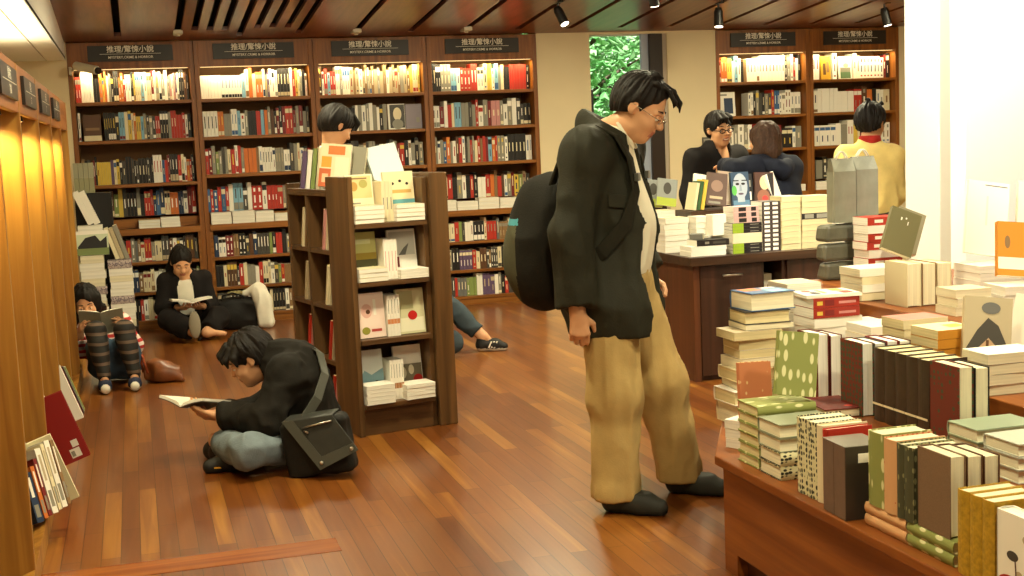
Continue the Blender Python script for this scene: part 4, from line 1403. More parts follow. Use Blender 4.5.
class Field:
    def __init__(s, lo, hi, h, fine=()):
        s.h = h
        s.ax = []
        for i in range(3):
            iv = [(f[0][i], f[1][i], f[2]) for f in fine]
            x, a = lo[i], []
            while x < hi[i]:
                a.append(x)
                st = h
                for u, v, g in iv:
                    if u - h * .5 <= x <= v:
                        st = min(st, g)
                x += st
            a.append(x)
            s.ax.append(np.array(a, np.float32))
        s.D = np.full([len(a) for a in s.ax], .5, np.float32)

    def blk(s, lo, hi, m):
        sl, g = [], []
        for i in range(3):
            a = np.searchsorted(s.ax[i], lo[i] - m)
            b = np.searchsorted(s.ax[i], hi[i] + m)
            sl.append(slice(a, b))
            sh = [1, 1, 1]
            sh[i] = -1
            g.append(s.ax[i][a:b].reshape(sh))
        return tuple(sl), g

    def put(s, sl, d, k, op):
        D = s.D[sl]
        if D.size == 0:
            return s
        if op == 'u':
            h = np.maximum(k - np.abs(D - d), 0) / k
            s.D[sl] = np.minimum(D, d) - h * h * k * .25
        else:
            d = -d
            h = np.maximum(k - np.abs(D - d), 0) / k
            s.D[sl] = np.maximum(D, d) + h * h * k * .25
        return s

    def cap(s, a, b, ra, rb=None, k=.02, op='u'):
        a, b = np.asarray(a, float), np.asarray(b, float)
        rb = ra if rb is None else rb
        r = max(ra, rb)
        sl, (X, Y, Z) = s.blk(np.minimum(a, b) - r, np.maximum(a, b) + r, k + s.h * 2)
        ab = b - a
        L = max(float(ab @ ab), 1e-9)
        t = np.clip(((X - a[0]) * ab[0] + (Y - a[1]) * ab[1] + (Z - a[2]) * ab[2]) / L, 0, 1)
        d = np.sqrt((X - a[0] - t * ab[0]) ** 2 + (Y - a[1] - t * ab[1]) ** 2 + (Z - a[2] - t * ab[2]) ** 2) - (ra + (rb - ra) * t)
        return s.put(sl, d, k, op)

    def chain(s, pts, rs, k=.02):
        for i in range(len(pts) - 1):
            s.cap(pts[i], pts[i + 1], rs[i], rs[i + 1], k)
        return s

    def ell(s, c, r, R=None, k=.02, op='u'):
        c, r = np.asarray(c, float), np.asarray(r, float)
        m = float(r.max())
        sl, (X, Y, Z) = s.blk(c - m, c + m, k + s.h * 2)
        x, y, z = X - c[0], Y - c[1], Z - c[2]
        if R is not None:
            R = np.asarray(R)
            x, y, z = (R[0, i] * x + R[1, i] * y + R[2, i] * z for i in range(3))
        k0 = np.sqrt((x / r[0]) ** 2 + (y / r[1]) ** 2 + (z / r[2]) ** 2)
        k1 = np.sqrt((x / r[0] ** 2) ** 2 + (y / r[1] ** 2) ** 2 + (z / r[2] ** 2) ** 2) + 1e-6
        return s.put(sl, k0 * (k0 - 1) / k1, k, op)

    def rbox(s, c, hs, rad, R=None, k=.02, op='u'):
        c, hs = np.asarray(c, float), np.asarray(hs, float)
        m = float(np.linalg.norm(hs))
        sl, (X, Y, Z) = s.blk(c - m, c + m, k + s.h * 2)
        x, y, z = X - c[0], Y - c[1], Z - c[2]
        if R is not None:
            R = np.asarray(R)
            x, y, z = (R[0, i] * x + R[1, i] * y + R[2, i] * z for i in range(3))
        q = [np.abs(u) - (h - rad) for u, h in zip((x, y, z), hs)]
        q = np.broadcast_arrays(*q)
        o = np.sqrt(sum(np.maximum(u, 0) ** 2 for u in q)) + np.minimum(np.maximum(np.maximum(q[0], q[1]), q[2]), 0) - rad
        return s.put(sl, o, k, op)

    def grid(s):
        return [s.ax[i].reshape([-1 if j == i else 1 for j in range(3)]) for i in range(3)]

    def cut(s, fn):
        """Keep only where fn(x, y, z) < 0."""
        s.D = np.maximum(s.D, fn(*s.grid())).astype(np.float32)
        return s

    def fold(s, amp, freq, seed=0):
        X, Y, Z = s.grid()
        f = freq if isinstance(freq, (tuple, list)) else (freq,) * 3
        n = vnoise(X * f[0] + seed, Y * f[1] + seed * 1.7, Z * f[2] + seed * .3)
        s.D = s.D + (amp * (2 * np.abs(n - .5) * 2 - .5)).astype(np.float32)
        return s

    def mesh(s, name, mats, region=None):
        D = s.D
        n = D.shape
        S = D < 0
        c = [(i, j, k) for i in (0, 1) for j in (0, 1) for k in (0, 1)]
        cnt = sum(S[i:n[0] - 1 + i, j:n[1] - 1 + j, k:n[2] - 1 + k].astype(np.int8) for i, j, k in c)
        act = (cnt > 0) & (cnt < 8)
        I = np.argwhere(act)
        idx = -np.ones(act.shape, np.int64)
        idx[tuple(I.T)] = np.arange(len(I))
        P = np.zeros((len(I), 3))
        W = np.zeros(len(I))
        for a in range(3):
            o = [q for q in range(3) if q != a]
            for u in (0, 1):
                for v in (0, 1):
                    d0 = np.zeros(3, int)
                    d0[o[0]], d0[o[1]] = u, v
                    d1 = d0.copy()
                    d1[a] = 1
                    A, B = I + d0, I + d1
                    da, db = D[tuple(A.T)], D[tuple(B.T)]
                    m = (da < 0) != (db < 0)
                    t = np.where(m, da / np.where(m, da - db, 1), 0)
                    pa = np.stack([s.ax[q][A[:, q]] for q in range(3)], 1)
                    pb = np.stack([s.ax[q][B[:, q]] for q in range(3)], 1)
                    P += np.where(m[:, None], pa + (pb - pa) * t[:, None], 0)
                    W += m
        P /= np.maximum(W, 1)[:, None]
        F = []
        for a in range(3):
            b, e = (a + 1) % 3, (a + 2) % 3
            lo = [slice(None)] * 3
            hi = [slice(None)] * 3
            lo[a], hi[a] = slice(0, n[a] - 1), slice(1, n[a])
            X = S[tuple(lo)] != S[tuple(hi)]
            E = np.argwhere(X)
            E = E[(E[:, b] > 0) & (E[:, e] > 0) & (E[:, b] < n[b] - 1) & (E[:, e] < n[e] - 1)]
            ins = S[tuple(E.T)]
            q = []
            for u, v in ((-1, -1), (0, -1), (0, 0), (-1, 0)):
                T = E.copy()
                T[:, b] += u
                T[:, e] += v
                q.append(idx[tuple(T.T)])
            q = np.stack(q, 1)
            q[~ins] = q[~ins][:, ::-1]
            F.append(q)
        F = np.concatenate(F)
        me = bpy.data.meshes.new(name)
        me.vertices.add(len(P))
        me.vertices.foreach_set('co', P.astype(np.float32).ravel())
        me.loops.add(len(F) * 4)
        me.loops.foreach_set('vertex_index', F.astype(np.int32).ravel())
        me.polygons.add(len(F))
        me.polygons.foreach_set('loop_start', np.arange(0, len(F) * 4, 4, dtype=np.int32))
        for m in mats:
            me.materials.append(m)
        if region is not None:
            me.polygons.foreach_set('material_index', region(P[F].mean(1)).astype(np.int32))
        me.polygons.foreach_set('use_smooth', np.ones(len(F), bool))
        me.update()
        me.validate()
        return me

    def build(s, name, parent, mats, region=None):
        mats = mats if isinstance(mats, (list, tuple)) else [mats]
        o = bpy.data.objects.new(name, s.mesh(name, mats, region))
        COL.objects.link(o)
        if parent is not None:
            o.parent = parent
        return o


# ------------------------------------------------------------------ human figures (local frame: x forward, y left, z up)
M_SKIN = mat('skin', 'd8a278', .5, .35, vary=.05, vscale=14)
M_LIP = mat('lips', 'b06c58', .45, .4)
M_HAIR = mat('hair_black', '17110c', .62, .25, vary=.3, vscale=60)
M_HAIRB = mat('hair_brown', '3f2818', .62, .25, vary=.3, vscale=60)
M_EYEW = mat('eye_white', 'e6ddd0', .25)
M_IRIS = mat('eye_dark', '120c08', .15)


def fabric(name, hexc, vary=.08, rough=.85):
    return mat(name, hexc, rough, .2, vary=vary, vscale=20, bump=.15, bscale=160)


def unit(v):
    v = np.asarray(v, float)
    return v / max(np.linalg.norm(v), 1e-9)


def tframe(a, b, lat=(0, 1, 0)):
    up = unit(np.asarray(b) - np.asarray(a))
    lf = unit(np.asarray(lat) - up * (np.asarray(lat) @ up))
    return np.stack([np.cross(lf, up), lf, up], 1)


def torso(F, J, inf=0., b=1., hips=True, k=.06):
    pel, che, nec = (V(*J[q]) for q in ('pel', 'che', 'nec'))
    shR, shL = V(*J['shR']), V(*J['shL'])
    R = tframe(pel, che, shL - shR)
    e = V(inf, inf, inf)
    d = J.get('depth', 1.)
    if hips:
        F.ell(pel, V(.115 * d, .162, .125) * b + e, R, k)
    F.ell(pel * .5 + che * .5 + R[:, 0] * J.get('belly', 0), V(.11 * d, .148, .17) * b + e, R, k)
    F.ell(che, V(.11 * d, .165, .18) * b + e, R, k)
    F.cap(shR, shL, .058 * b + inf, None, k)
    F.cap(che + R[:, 2] * .08, nec, .075 * b + inf, .062 * b + inf, k)


def arm(F, J, s, inf=0., b=1., k=.03, ts=(.052, .042, .043, .03)):
    sh, el, wr = (V(*J[q + s]) for q in ('sh', 'el', 'wr'))
    F.cap(sh, el, ts[0] * b + inf, ts[1] * b + inf, k)
    F.cap(el, wr, ts[2] * b + inf, ts[3] * b + inf, k)


def leg(F, J, s, inf=0., b=1., k=.035, rs=(.088, .062, .06, .04)):
    h, kn, an = (V(*J[q + s]) for q in ('hip', 'kn', 'an'))
    F.cap(h, kn, rs[0] * b + inf, rs[1] * b + inf, k)
    F.cap(kn, an, rs[2] * b + inf, rs[3] * b + inf, k)
    c = kn * .68 + an * .32
    F.cap(c, kn * .4 + an * .6, (rs[2] - .004) * b + inf, (rs[3] + .006) * b + inf, k)


def foot(F, J, s, inf=0., b=1.):
    an, toe = V(*J['an' + s]), V(*J['toe' + s])
    d = unit(toe - an)
    if s in J.get('bare', ''):
        F.cap(an, toe, .036 * b + inf, .022 * b + inf, .03)
    else:
        F.cap(an, an + d * .05 - V(0, 0, .01), .03 * b, .022 * b, .02)


def hand(F, wr, d, n, tv, curl=35, b=1., spread=.0):
    """wr wrist, d towards the knuckles, n the way the palm faces, tv the side the thumb is on; curl per joint in degrees."""
    wr, d, n = V(*wr), unit(d), np.asarray(n, float)
    n = unit(n - d * (n @ d))
    t = np.cross(n, d)
    if t @ np.asarray(tv, float) < 0:
        t = -t
    r = .0092 * b
    F.cap(wr, wr + d * .03 * b, .024 * b, .022 * b, .015)
    ks = []
    for i, (o, L) in enumerate(((.030, .086), (.011, .09), (-.009, .086), (-.028, .078))):
        kn = wr + d * L * b + t * o * b
        F.cap(wr + d * .02 * b + t * o * .5 * b, kn, .0155 * b, .0115 * b, .012)
        ks.append(kn)
    cl = curl if isinstance(curl, (list, tuple)) else (curl,) * 4
    for i, kn in enumerate(ks):
        p, a = kn, 0.
        sp = t * (1.5 - i) * spread
        for j, q in enumerate(((.042, .046, .043, .034)[i], (.026, .03, .028, .021)[i], .021)):
            a += math.radians(cl[i] * (1, 1.1, .7)[j])
            dd = unit(d * math.cos(a) + n * math.sin(a) + sp)
            e = p + dd * q * b
            F.cap(p, e, r * (1.02, .95, .88)[j], r * (.96, .88, .75)[j], .004)
            p = e
    p = wr + d * .028 * b + t * .024 * b
    c = max(cl[0], 15)
    q1 = p + unit(d * .62 + t * .75 + n * .25) * .04 * b
    q2 = q1 + unit(d * .85 + t * .25 + n * .012 * c) * .032 * b
    q3 = q2 + unit(d * .8 + t * .0 + n * .016 * c) * .024 * b
    F.cap(p, q1, .0145 * b, .0115 * b, .012)
    F.cap(q1, q2, .0108 * b, .0098 * b, .004)
    F.cap(q2, q3, .0098 * b, .0082 * b, .004)


def head(F, c, R, s=1., fem=False):
    c = V(*c)
    T = lambda x, y, z: c + R @ (V(x, y, z) * s)
    E = lambda p, r, k=.02, op='u': F.ell(T(*p), V(*r) * s, R, k * s, op)
    K = lambda p, q, r, r2=None, k=.012, op='u': F.cap(T(*p), T(*q), r * s, (r2 or r) * s, k * s, op)
    E((-.016, 0, .036), (.096, .076, .086), .01)
    E((.026, 0, -.022), (.066, .062, .083), .03)
    E((.034, 0, -.066), (.05, .05, .045), .03)
    E((.06, 0, -.092), (.026, .024, .022), .025)
    for y in (-1, 1):
        E((.055, .036 * y, -.026), (.032, .026, .026), .022)
        K((.083, .014 * y, .022), (.074, .045 * y, .02), .009, .008, .014)
        E((.094, .031 * y, .004), (.013, .018, .011), .012, 's')
        K((-.008, .071 * y, .026), (-.004, .074 * y, -.024), .011, .008, .008)
        E((-.012, .081 * y, .004), (.017, .006, .031), .004)
        E((-.008, .088 * y, .006), (.009, .004, .017), .005, 's')
        E((.098, .010 * y, -.026), (.011, .0085, .008), .008)
    K((.088, 0, .014), (.108, 0, -.022), .0068, .0105, .014)
    K((.089, -.016, -.056), (.089, .016, -.056), .0062, None, .008)
    K((.092, -.006, -.05), (.092, .006, -.05), .006, None, .008)
    K((.087, -.012, -.066), (.087, .012, -.066), .0065, None, .008)
    K((.097, -.02, -.0595), (.097, .02, -.0595), .0022, None, .004, 's')


def head_region(c, R, s=1.):
    c = V(*c)

    def f(P):
        q = (P - c) @ R / s
        lip = (q[:, 0] > .07) & (np.abs(q[:, 1]) < .024) & (q[:, 2] > -.073 + .0) & (q[:, 2] < -.0475)
        return lip.astype(int)
    return f


def ball(mb, c, r, m, R=None, n=10):
    c = V(*c)
    rr = V(r, r, r) if np.isscalar(r) else V(*r)
    k = len(mb.v)
    i = mb.mi(m)
    for a in range(1, n):
        t = PI * a / n
        for b in range(2 * n):
            u = PI * b / n
            p = rr * V(math.sin(t) * math.cos(u), math.sin(t) * math.sin(u), math.cos(t))
            mb.v.append(tuple(c + (R @ p if R is not None else p)))
    W = 2 * n
    for a in range(n - 2):
        for b in range(W):
            e = (b + 1) % W
            mb.f.append((k + a * W + b, k + (a + 1) * W + b, k + (a + 1) * W + e, k + a * W + e))
            mb.m.append(i)
    mb.f.append(tuple(k + b for b in range(W)))
    mb.m.append(i)
    mb.f.append(tuple(k + (n - 2) * W + b for b in reversed(range(W))))
    mb.m.append(i)


def face_parts(root, c, R, s=1., hair=None, glasses=None, brows=True, gr=.0013):
    c = V(*c)
    T = lambda x, y, z: tuple(c + R @ (V(x, y, z) * s))
    hair = hair or M_HAIR
    for y in (-1, 1):
        mb = MB()
        ball(mb, T(.0795, .031 * y, .003), .0118 * s, M_EYEW)
        ball(mb, T(.0865, .0305 * y, .0005), .0058 * s, M_IRIS, n=6)
        ball(mb, T(.0797, .031 * y, .0075), (.0125 * s, .0145 * s, .0085 * s), M_SKIN, R, 8)      # upper lid
        mb.build('eye', root, smooth=True)
        if brows:
            mb = MB()
            mb.tube([T(.089, .014 * y, .028), T(.088, .03 * y, .034), T(.077, .048 * y, .03)], [.003 * s, .0036 * s, .0018 * s], hair, 6)
            mb.build('eyebrow', root, smooth=True)
    if glasses:
        gm = glasses
        mb = MB()
        for y in (-1, 1):
            pts = [T(.108 - .006 * abs(math.sin(t)) - .004, (.032 + .0215 * math.cos(t)) * y, .0 + .0145 * math.sin(t)) for t in [2 * PI * i / 16 for i in range(17)]]
            mb.tube(pts, gr * s, gm, 6)
            mb.tube([T(.102, .0535 * y, .004), T(.08, .073 * y, .006), T(-.012, .084 * y, .010), T(-.03, .083 * y, -.008)], gr * s, gm, 6)
        mb.tube([T(.104, -.0105, .003), T(.109, 0, .006), T(.104, .0105, .003)], gr * s, gm, 6)
        mb.build('glasses', root, smooth=True)


def hair_short(root, c, R, s=1., m=None, fringe=(), h=.005, drop=0., bulk=0., amp=.010, hl=.0, seed=1, ears=True):
    """Short hair: a strand-textured cap with a hairline, plus fringe locks."""
    c = V(*c)
    F = Field(c - .19 * s, c + .19 * s, h)
    T = lambda x, y, z: c + R @ (V(x, y, z) * s)
    F.ell(T(-.020, 0, .040), (V(.101, .082, .090) + bulk) * s, R, .01)
    F.ell(T(-.05, 0, .0), (V(.064, .071, .074) + bulk) * s, R, .03)
    X, Y, Z = F.grid()
    q = [R[0, i] * (X - c[0]) + R[1, i] * (Y - c[1]) + R[2, i] * (Z - c[2]) for i in range(3)]
    q = [u / s for u in q]
    ph = np.arctan2(q[1], q[0] + .02)
    n = vnoise(ph * 9 + 20 + seed, q[2] * 14 + 20, q[0] * 12 + seed) + .6 * vnoise(ph * 34 + seed + q[2] * 25, q[2] * 20 + 9, q[0] * 30 + 4)
    F.D = (F.D + (n - .8) * amp * s).astype(np.float32)
    sk = -.035 - drop + .55 * (q[0] + .03) - q[2]                     # nape to temple line
    F.D = np.maximum(F.D, sk * s).astype(np.float32)
    F.ell(T(.108, 0, -.008 + hl), V(.062, .080, .078) * s, R, .006, 's')
    F.ell(T(.062, 0, -.05 + hl), V(.05, .12, .075) * s, R, .006, 's')
    for a in (-1, 1) if ears else ():
        F.ell(T(.0, .092 * a, -.012), V(.026, .026, .030) * s, R, .008, 's')
    for pts, r in fringe:
        F.chain([T(*p) for p in pts], [r * s] * (len(pts) - 1) + [r * .35 * s], .008)
    return F.build('hair', root, m or M_HAIR)
# ------------------------------------------------------------------ people
def person(name_label, O, yaw):
    return empty('person', (O[0], O[1], 0), math.radians(yaw), label=name_label, cat='person')


def body(root, J, hc, hR, hs=1., b=1., h=.012, hf=.0055, hands=(), feet=True, skip_legs=False, fh=.006):
    pts = [V(*v) for k, v in J.items() if isinstance(v, tuple)] + [V(*hc) + V(.0, 0, .13), V(*hc) - .13]
    lo = np.min(pts, 0) - .16
    hi = np.max(pts, 0) + .17
    fine = [(V(*hc) - .14, V(*hc) + .14, hf)]
    for hd in hands:
        w = V(*hd['wr'])
        fine.append((w - .13, w + .13, fh))
    F = Field(lo, hi, h, fine)
    torso(F, J, 0, b)
    for s in 'RL':
        arm(F, J, s, 0, b)
        leg(F, J, s, 0, b)
        if feet:
            foot(F, J, s, 0, b)
    nk = V(*J['nec'])
    base = V(*hc) + hR @ (V(-.022, 0, -.07) * hs)
    F.cap(nk - (base - nk) * .2, base, .054 * b, .05 * b, .03)
    for hd in hands:
        k = dict(hd)
        hand(F, k.pop('wr'), k.pop('d'), k.pop('n'), k.pop('tv'), b=b, **k)
    head(F, hc, hR, hs)
    return F.build('body', root, [M_SKIN, M_LIP], head_region(hc, hR, hs))


def gfield(J, pad=.2, h=.01):
    pts = [V(*v) for k, v in J.items() if isinstance(v, tuple)]
    return Field(np.min(pts, 0) - pad, np.max(pts, 0) + pad, h)


def plane(p, n):
    p, n = V(*p), unit(n)
    return lambda x, y, z: (x - p[0]) * n[0] + (y - p[1]) * n[1] + (z - p[2]) * n[2]


def end_cut(F, J, a, b, t, r=.13, tilt=None):
    """Trim a sleeve or trouser leg past the point t of the way from a to b, near that limb only."""
    p, q = V(*J[a]), V(*J[b])
    e = p + (q - p) * t
    d = unit(q - p)
    X, Y, Z = F.grid()
    s = (X - e[0]) * d[0] + (Y - e[1]) * d[1] + (Z - e[2]) * d[2]
    rad = np.sqrt((X - e[0]) ** 2 + (Y - e[1]) ** 2 + (Z - e[2]) ** 2)
    F.D = np.where(rad < r, np.maximum(F.D, s), F.D).astype(np.float32)


def shoe(root, an, toe, w=.043, h=.085, m=None, sole=None, solet=.022, flat=True, name='shoe', up=None, laces=None, extra=None, toecap=9, lace_r=.0035):
    """Shoe from heel (behind the ankle) to toe; up is the direction from sole to ankle."""
    an, toe = V(*an), V(*toe)
    u = unit(up if up is not None else (0, 0, 1))
    d = toe - an
    d = unit(d - u * (d @ u))
    sd = np.cross(u, d)
    R = np.stack([d, sd, u], 1)
    L = float((toe - an) @ d) + .06
    base = an - u * (an @ u) if flat else an - u * .085
    if flat:
        base = V(an[0], an[1], 0)
    heel = base - d * .055
    F = Field(base - .32, base + .32, .006)
    P = lambda x, y, z: heel + d * x + sd * y + u * z
    F.cap(P(.045, 0, .045), P(.05, 0, h + .01), w * .93, w * .86, .02)
    F.cap(P(.045, 0, .04), P(L * .62, 0, .045), w * .92, w * .98, .02)
    F.cap(P(L * .6, 0, .038), P(L - .03, .0, .028), w, w * .72, .02)
    z0 = heel @ u
    X, Y, Z = F.grid()
    zz = X * u[0] + Y * u[1] + Z * u[2] - z0
    F.D = np.maximum(F.D, np.maximum(.002 - zz, zz - h)).astype(np.float32)

    def reg(C):
        q = C @ u - z0
        f = (C - heel) @ d
        return ((q < solet) | (f > L * toecap)).astype(int)
    o = F.build(name, root, [m, sole or m], reg)
    if laces is not None:
        mb = MB()
        for i in range(5):
            x = L * (.42 + .085 * i)
            z = h * (1.02 - .1 * i)
            mb.tube([P(x, -.022, z - .012), P(x + .004, 0, z + .0), P(x, .022, z - .012)], lace_r, laces, 6)
        mb.build('lace', o, smooth=True)
    if extra:
        extra(o, P, L)
    return o


def open_book(label, c, yaw, tilt, w, h, t, cover, ang=38, group=None, roll=0):
    """Open book: spine line through c along the reader's up direction; pages face up and towards the reader."""
    root = empty('open_book', label=label, cat='book')
    M = Matrix.Translation(c) @ Matrix.Rotation(math.radians(yaw), 4, 'Z') @ Matrix.Rotation(math.radians(tilt), 4, 'X') @ Matrix.Rotation(math.radians(roll), 4, 'Y')
    root.matrix_world = M
    a = math.radians(ang)
    cv, pg = MB(), MB()
    for s in (-1, 1):
        n = 8
        top, bot = [], []
        for i in range(n + 1):
            q = i / n
            x = s * w * q * math.cos(a * (1 - .4 * q))
            zb = w * q * math.sin(a) * (1 - .35 * q)
            th = t * (1 - .25 * q) * min(1, q * 6 + .15)
            bot.append((x, zb))
            top.append((x, zb + th))
        for i in range(n):
            (x0, z0), (x1, z1) = bot[i], bot[i + 1]
            (u0, w0), (u1, w1) = top[i], top[i + 1]
            y = h / 2
            A = [(x0, -y, z0), (x1, -y, z1), (x1, y, z1), (x0, y, z0)]
            B = [(u0, -y, w0), (u1, -y, w1), (u1, y, w1), (u0, y, w0)]
            pg.hexa(A + B, M_PAGEW)
            k = 1.0 if i < n - 1 else 1.02
            cv.hexa([(x0, -y - .003, z0 - .0035), (x1 * k, -y - .003, z1 - .0035), (x1 * k, y + .003, z1 - .0035), (x0, y + .003, z0 - .0035),
                     (x0, -y - .003, z0 - .0008), (x1 * k, -y - .003, z1 - .0008), (x1 * k, y + .003, z1 - .0008), (x0, y + .003, z0 - .0008)], cover)
    cv.build('book_cover', root)
    pg.build('pages', root)
    return root


# ---- the man standing in the middle
O, YAW = (1.80, 4.66), -30
root = person('standing man in a dark green jacket and khaki trousers looking down at the books', O, YAW)
J = dict(pel=(-.045, 0, .93), che=(-.065, 0, 1.24), nec=(-.06, 0, 1.425), shR=(-.105, -.185, 1.365), shL=(-.05, .185, 1.375),
         elR=(-.17, -.245, 1.07), wrR=(-.152, -.25, .785), elL=(-.08, .26, 1.09), wrL=(.05, .235, .86),
         hipR=(-.06, -.095, .86), hipL=(-.03, .095, .86), knR=(-.04, -.13, .45), knL=(.10, .115, .45), anR=(-.045, -.15, .085), anL=(.165, .135, .085),
         toeR=(.125, -.185, .03), toeL=(.335, .105, .03), depth=1.0, belly=.046)
HC, HR = (.068, 0, 1.525), rotm(34, -4, 0)
body(root, J, HC, HR, 1.0, 1.0, .012, .0045, hands=[dict(wr=J['wrR'], d=(.06, .03, -1), n=(-.35, 1, 0), tv=(1, .2, 0), curl=(32, 36, 38, 42)), dict(wr=J['wrL'], d=(.3, -.2, -1), n=(-.3, -1, 0), tv=(1, 0, 0), curl=35)])
M_SPEC = mat('glasses_silver', 'b9b4a8', .25, metal=1)
face_parts(root, HC, HR, 1.0, glasses=M_SPEC)
hair_short(root, HC, HR, 1.0, M_HAIR, h=.0042, bulk=.005, hl=.030, drop=.0, amp=.012, fringe=[
    ([(.03, .02, .118), (.075, .025, .112), (.115, .03, .085), (.127, .034, .07)], .010), ([(.03, -.005, .122), (.078, 0, .118), (.12, .01, .092), (.137, .012, .062)], .009),
    ([(.03, -.025, .118), (.07, -.028, .112), (.108, -.03, .09), (.118, -.032, .078)], .008), ([(.02, .045, .11), (.06, .055, .1), (.095, .06, .08), (.1, .062, .06)], .009),
    ([(-.03, -.02, .122), (-.005, -.02, .139), (.022, -.015, .14)], .010), ([(-.05, .02, .118), (-.03, .025, .134), (-.005, .03, .136)], .010), ([(.0, -.05, .108), (.02, -.055, .114), (.04, -.056, .108)], .010)])
# shirt
F = gfield(J, .2, .009)
torso(F, J, .012)
F.cap((-.05, 0, 1.40), (-.035, 0, 1.455), .063, .060, .02)
F.cut(lambda x, y, z: np.maximum(.80 - z, z - (1.462 - .35 * (x + .03)))).fold(.006, (9, 9, 5), 3)
sh = F.build('shirt', root, fabric('shirt_cream', 'e9e2c8', .03))
mb = MB()
for i in range(6):
    z = 1.33 - .085 * i
mb = MB()
for s, pts in ((-1, [(.022, -.012, 1.415), (.038, -.028, 1.37), (.010, -.062, 1.43), (-.02, -.055, 1.475)]), (1, [(.022, .012, 1.415), (.04, .03, 1.37), (.012, .062, 1.43), (-.02, .055, 1.475)])):
    P = [V(*p) for p in pts]
    n = V(.012, 0, .004)
    mb.hexa([P[0], P[1], P[2], P[3], P[0] + n, P[1] + n, P[2] + n, P[3] + n] if s > 0 else [P[3], P[2], P[1], P[0], P[3] + n, P[2] + n, P[1] + n, P[0] + n], MATS['shirt_cream'])
mb.build('collar', sh, bevel=.003)
# trousers
F = gfield(J, .2, .0095)
F.ell((-.05, 0, .88), (.13, .165, .13), None, .04)
for s in 'RL':
    F.cap(J['hip' + s], J['kn' + s], .112, .098, .05)
    F.cap(J['kn' + s], J['an' + s], .098, .088, .06)
F.cap(J['anR'], V(*J['anR']) - V(0, 0, .03), .087, .088, .02)
F.cap(J['anL'], V(*J['anL']) - V(0, 0, .03), .087, .088, .02)
F.fold(.009, (11, 11, 2.2), 1).fold(.007, (24, 24, 7), 5)
F.cut(lambda x, y, z: np.maximum(.052 - z, z - .97))
F.build('trousers', root, fabric('khaki', 'b3965e', .06))
# jacket
M_JACK = fabric('jacket_green_black', '2b2a1f', .12, .7)
F = gfield(J, .2, .009)
for s in 'RL':
    arm(F, J, s, .03, 1, .04, (.056, .05, .052, .046))
end_cut(F, J, 'elR', 'wrR', .93)
end_cut(F, J, 'elL', 'wrL', .93)
torso(F, J, .036, 1.0)
F.ell((-.055, 0, .78), (.185, .222, .30), None, .08)
F.rbox((-.055, 0, .74), (.165, .205, .16), .13, None, .08)
F.cap((-.07, -.06, 1.40), (-.105, 0, 1.475), .055, .06, .04)
F.cap((-.07, .06, 1.40), (-.105, 0, 1.475), .055, .06, .04)
F.fold(.011, (8, 8, 4), 8).fold(.006, (19, 19, 9), 2)
F.cut(lambda x, y, z: np.maximum(.672 - z - .03 * x, z - (1.50 - .6 * (x + .09))))
# open front and neck hole
X, Y, Z = F.grid()
half = np.interp(Z, [.6, .9, 1.25, 1.40, 1.5], [.128, .125, .105, .07, .062]).astype(np.float32)
op = np.maximum(-(X - .0), np.abs(Y + .012) - half)
F.D = np.maximum(F.D, -op).astype(np.float32)
F.cap((-.045, 0, 1.38), (.0, 0, 1.6), .068, .085, .015, 's')
jk = F.build('jacket', root, M_JACK)
mb = MB()                                                   # zip edges, flap pocket, zip pull, cuff tab
zm = mat('zip_dark', '14130e', .4)
mb.tube([(.055, -.141, .69), (.055, -.14, .85), (.05, -.132, 1.05), (.045, -.115, 1.22), (.01, -.082, 1.39)], .005, zm, 6)
mb.build('zip', jk, smooth=True)
mb = MB()
mb.box((-.03, -.2, 0), (.05, -.19, .012), zm)
fl = MB()
fl.hexa([(-.03, -.205, 1.165), (.035, -.17, 1.155), (.03, -.16, 1.155), (-.035, -.195, 1.165), (-.03, -.205, 1.215), (.035, -.17, 1.205), (.03, -.16, 1.205), (-.035, -.195, 1.215)], M_JACK)
fl.build('pocket_flap', jk, bevel=.004)
mb = MB()
mb.box((.052, -.158, .70), (.064, -.148, .755), mat('zip_pull', 'c9c0a8', .4))
mb.build('zip_pull', jk)
# trouser details are folds; clog shoes with vent holes
M_CLOG = mat('clog_dark', '2f302b', .65, .3)


def vents(o, P, L):
    mb = MB()
    for i, (x, y) in enumerate(((.62, -.02), (.62, .02), (.72, -.028), (.72, 0), (.72, .028), (.8, -.018), (.8, .018))):
        zt = .086 - .058 * max(0, x - .42)
        q = [tuple(P(L * x + .006 * math.cos(t), y + .006 * math.sin(t), zt + .002 - abs(y) * .25)) for t in [2 * PI * k / 10 for k in range(10)]]
        mb.poly(q, M_BLACK)
    mb.build('vent_hole', o)


for s in 'RL':
    shoe(root, J['an' + s], V(*J['toe' + s]) + unit(V(*J['toe' + s]) - V(*J['an' + s])) * .02, .05, .082, M_CLOG, mat('clog_sole', '232420', .8), .02, extra=vents)

# ---- his backpack
bp = empty('backpack', (O[0], O[1], 0), math.radians(YAW), label='dark backpack worn by the standing man, grey-green side panel', cat='backpack')
F = Field(V(-.55, -.24, .72), V(-.12, .24, 1.40), .008)
Rb = rotm(-6)
F.ell((-.325, 0, 1.03), (.115, .15, .245), rotm(-8), .03)
F.ell((-.355, 0, .935), (.112, .145, .15), rotm(-8), .12)
F.ell((-.28, 0, 1.10), (.07, .14, .19), None, .08)
F.fold(.008, (8, 8, 6), 4)
F.build('pack_body', bp, [fabric('pack_black', '1f1d17', .1), fabric('pack_olive', '4d4c38', .1), mat('pack_teal', '3f8a94', .5)],
        lambda C: np.where((C[:, 0] < -.405) & (C[:, 2] < 1.10), 1, np.where((C[:, 0] < -.395) & (C[:, 2] > 1.10) & (C[:, 2] < 1.125) & (C[:, 1] < 0), 2, 0)))
mb = MB()
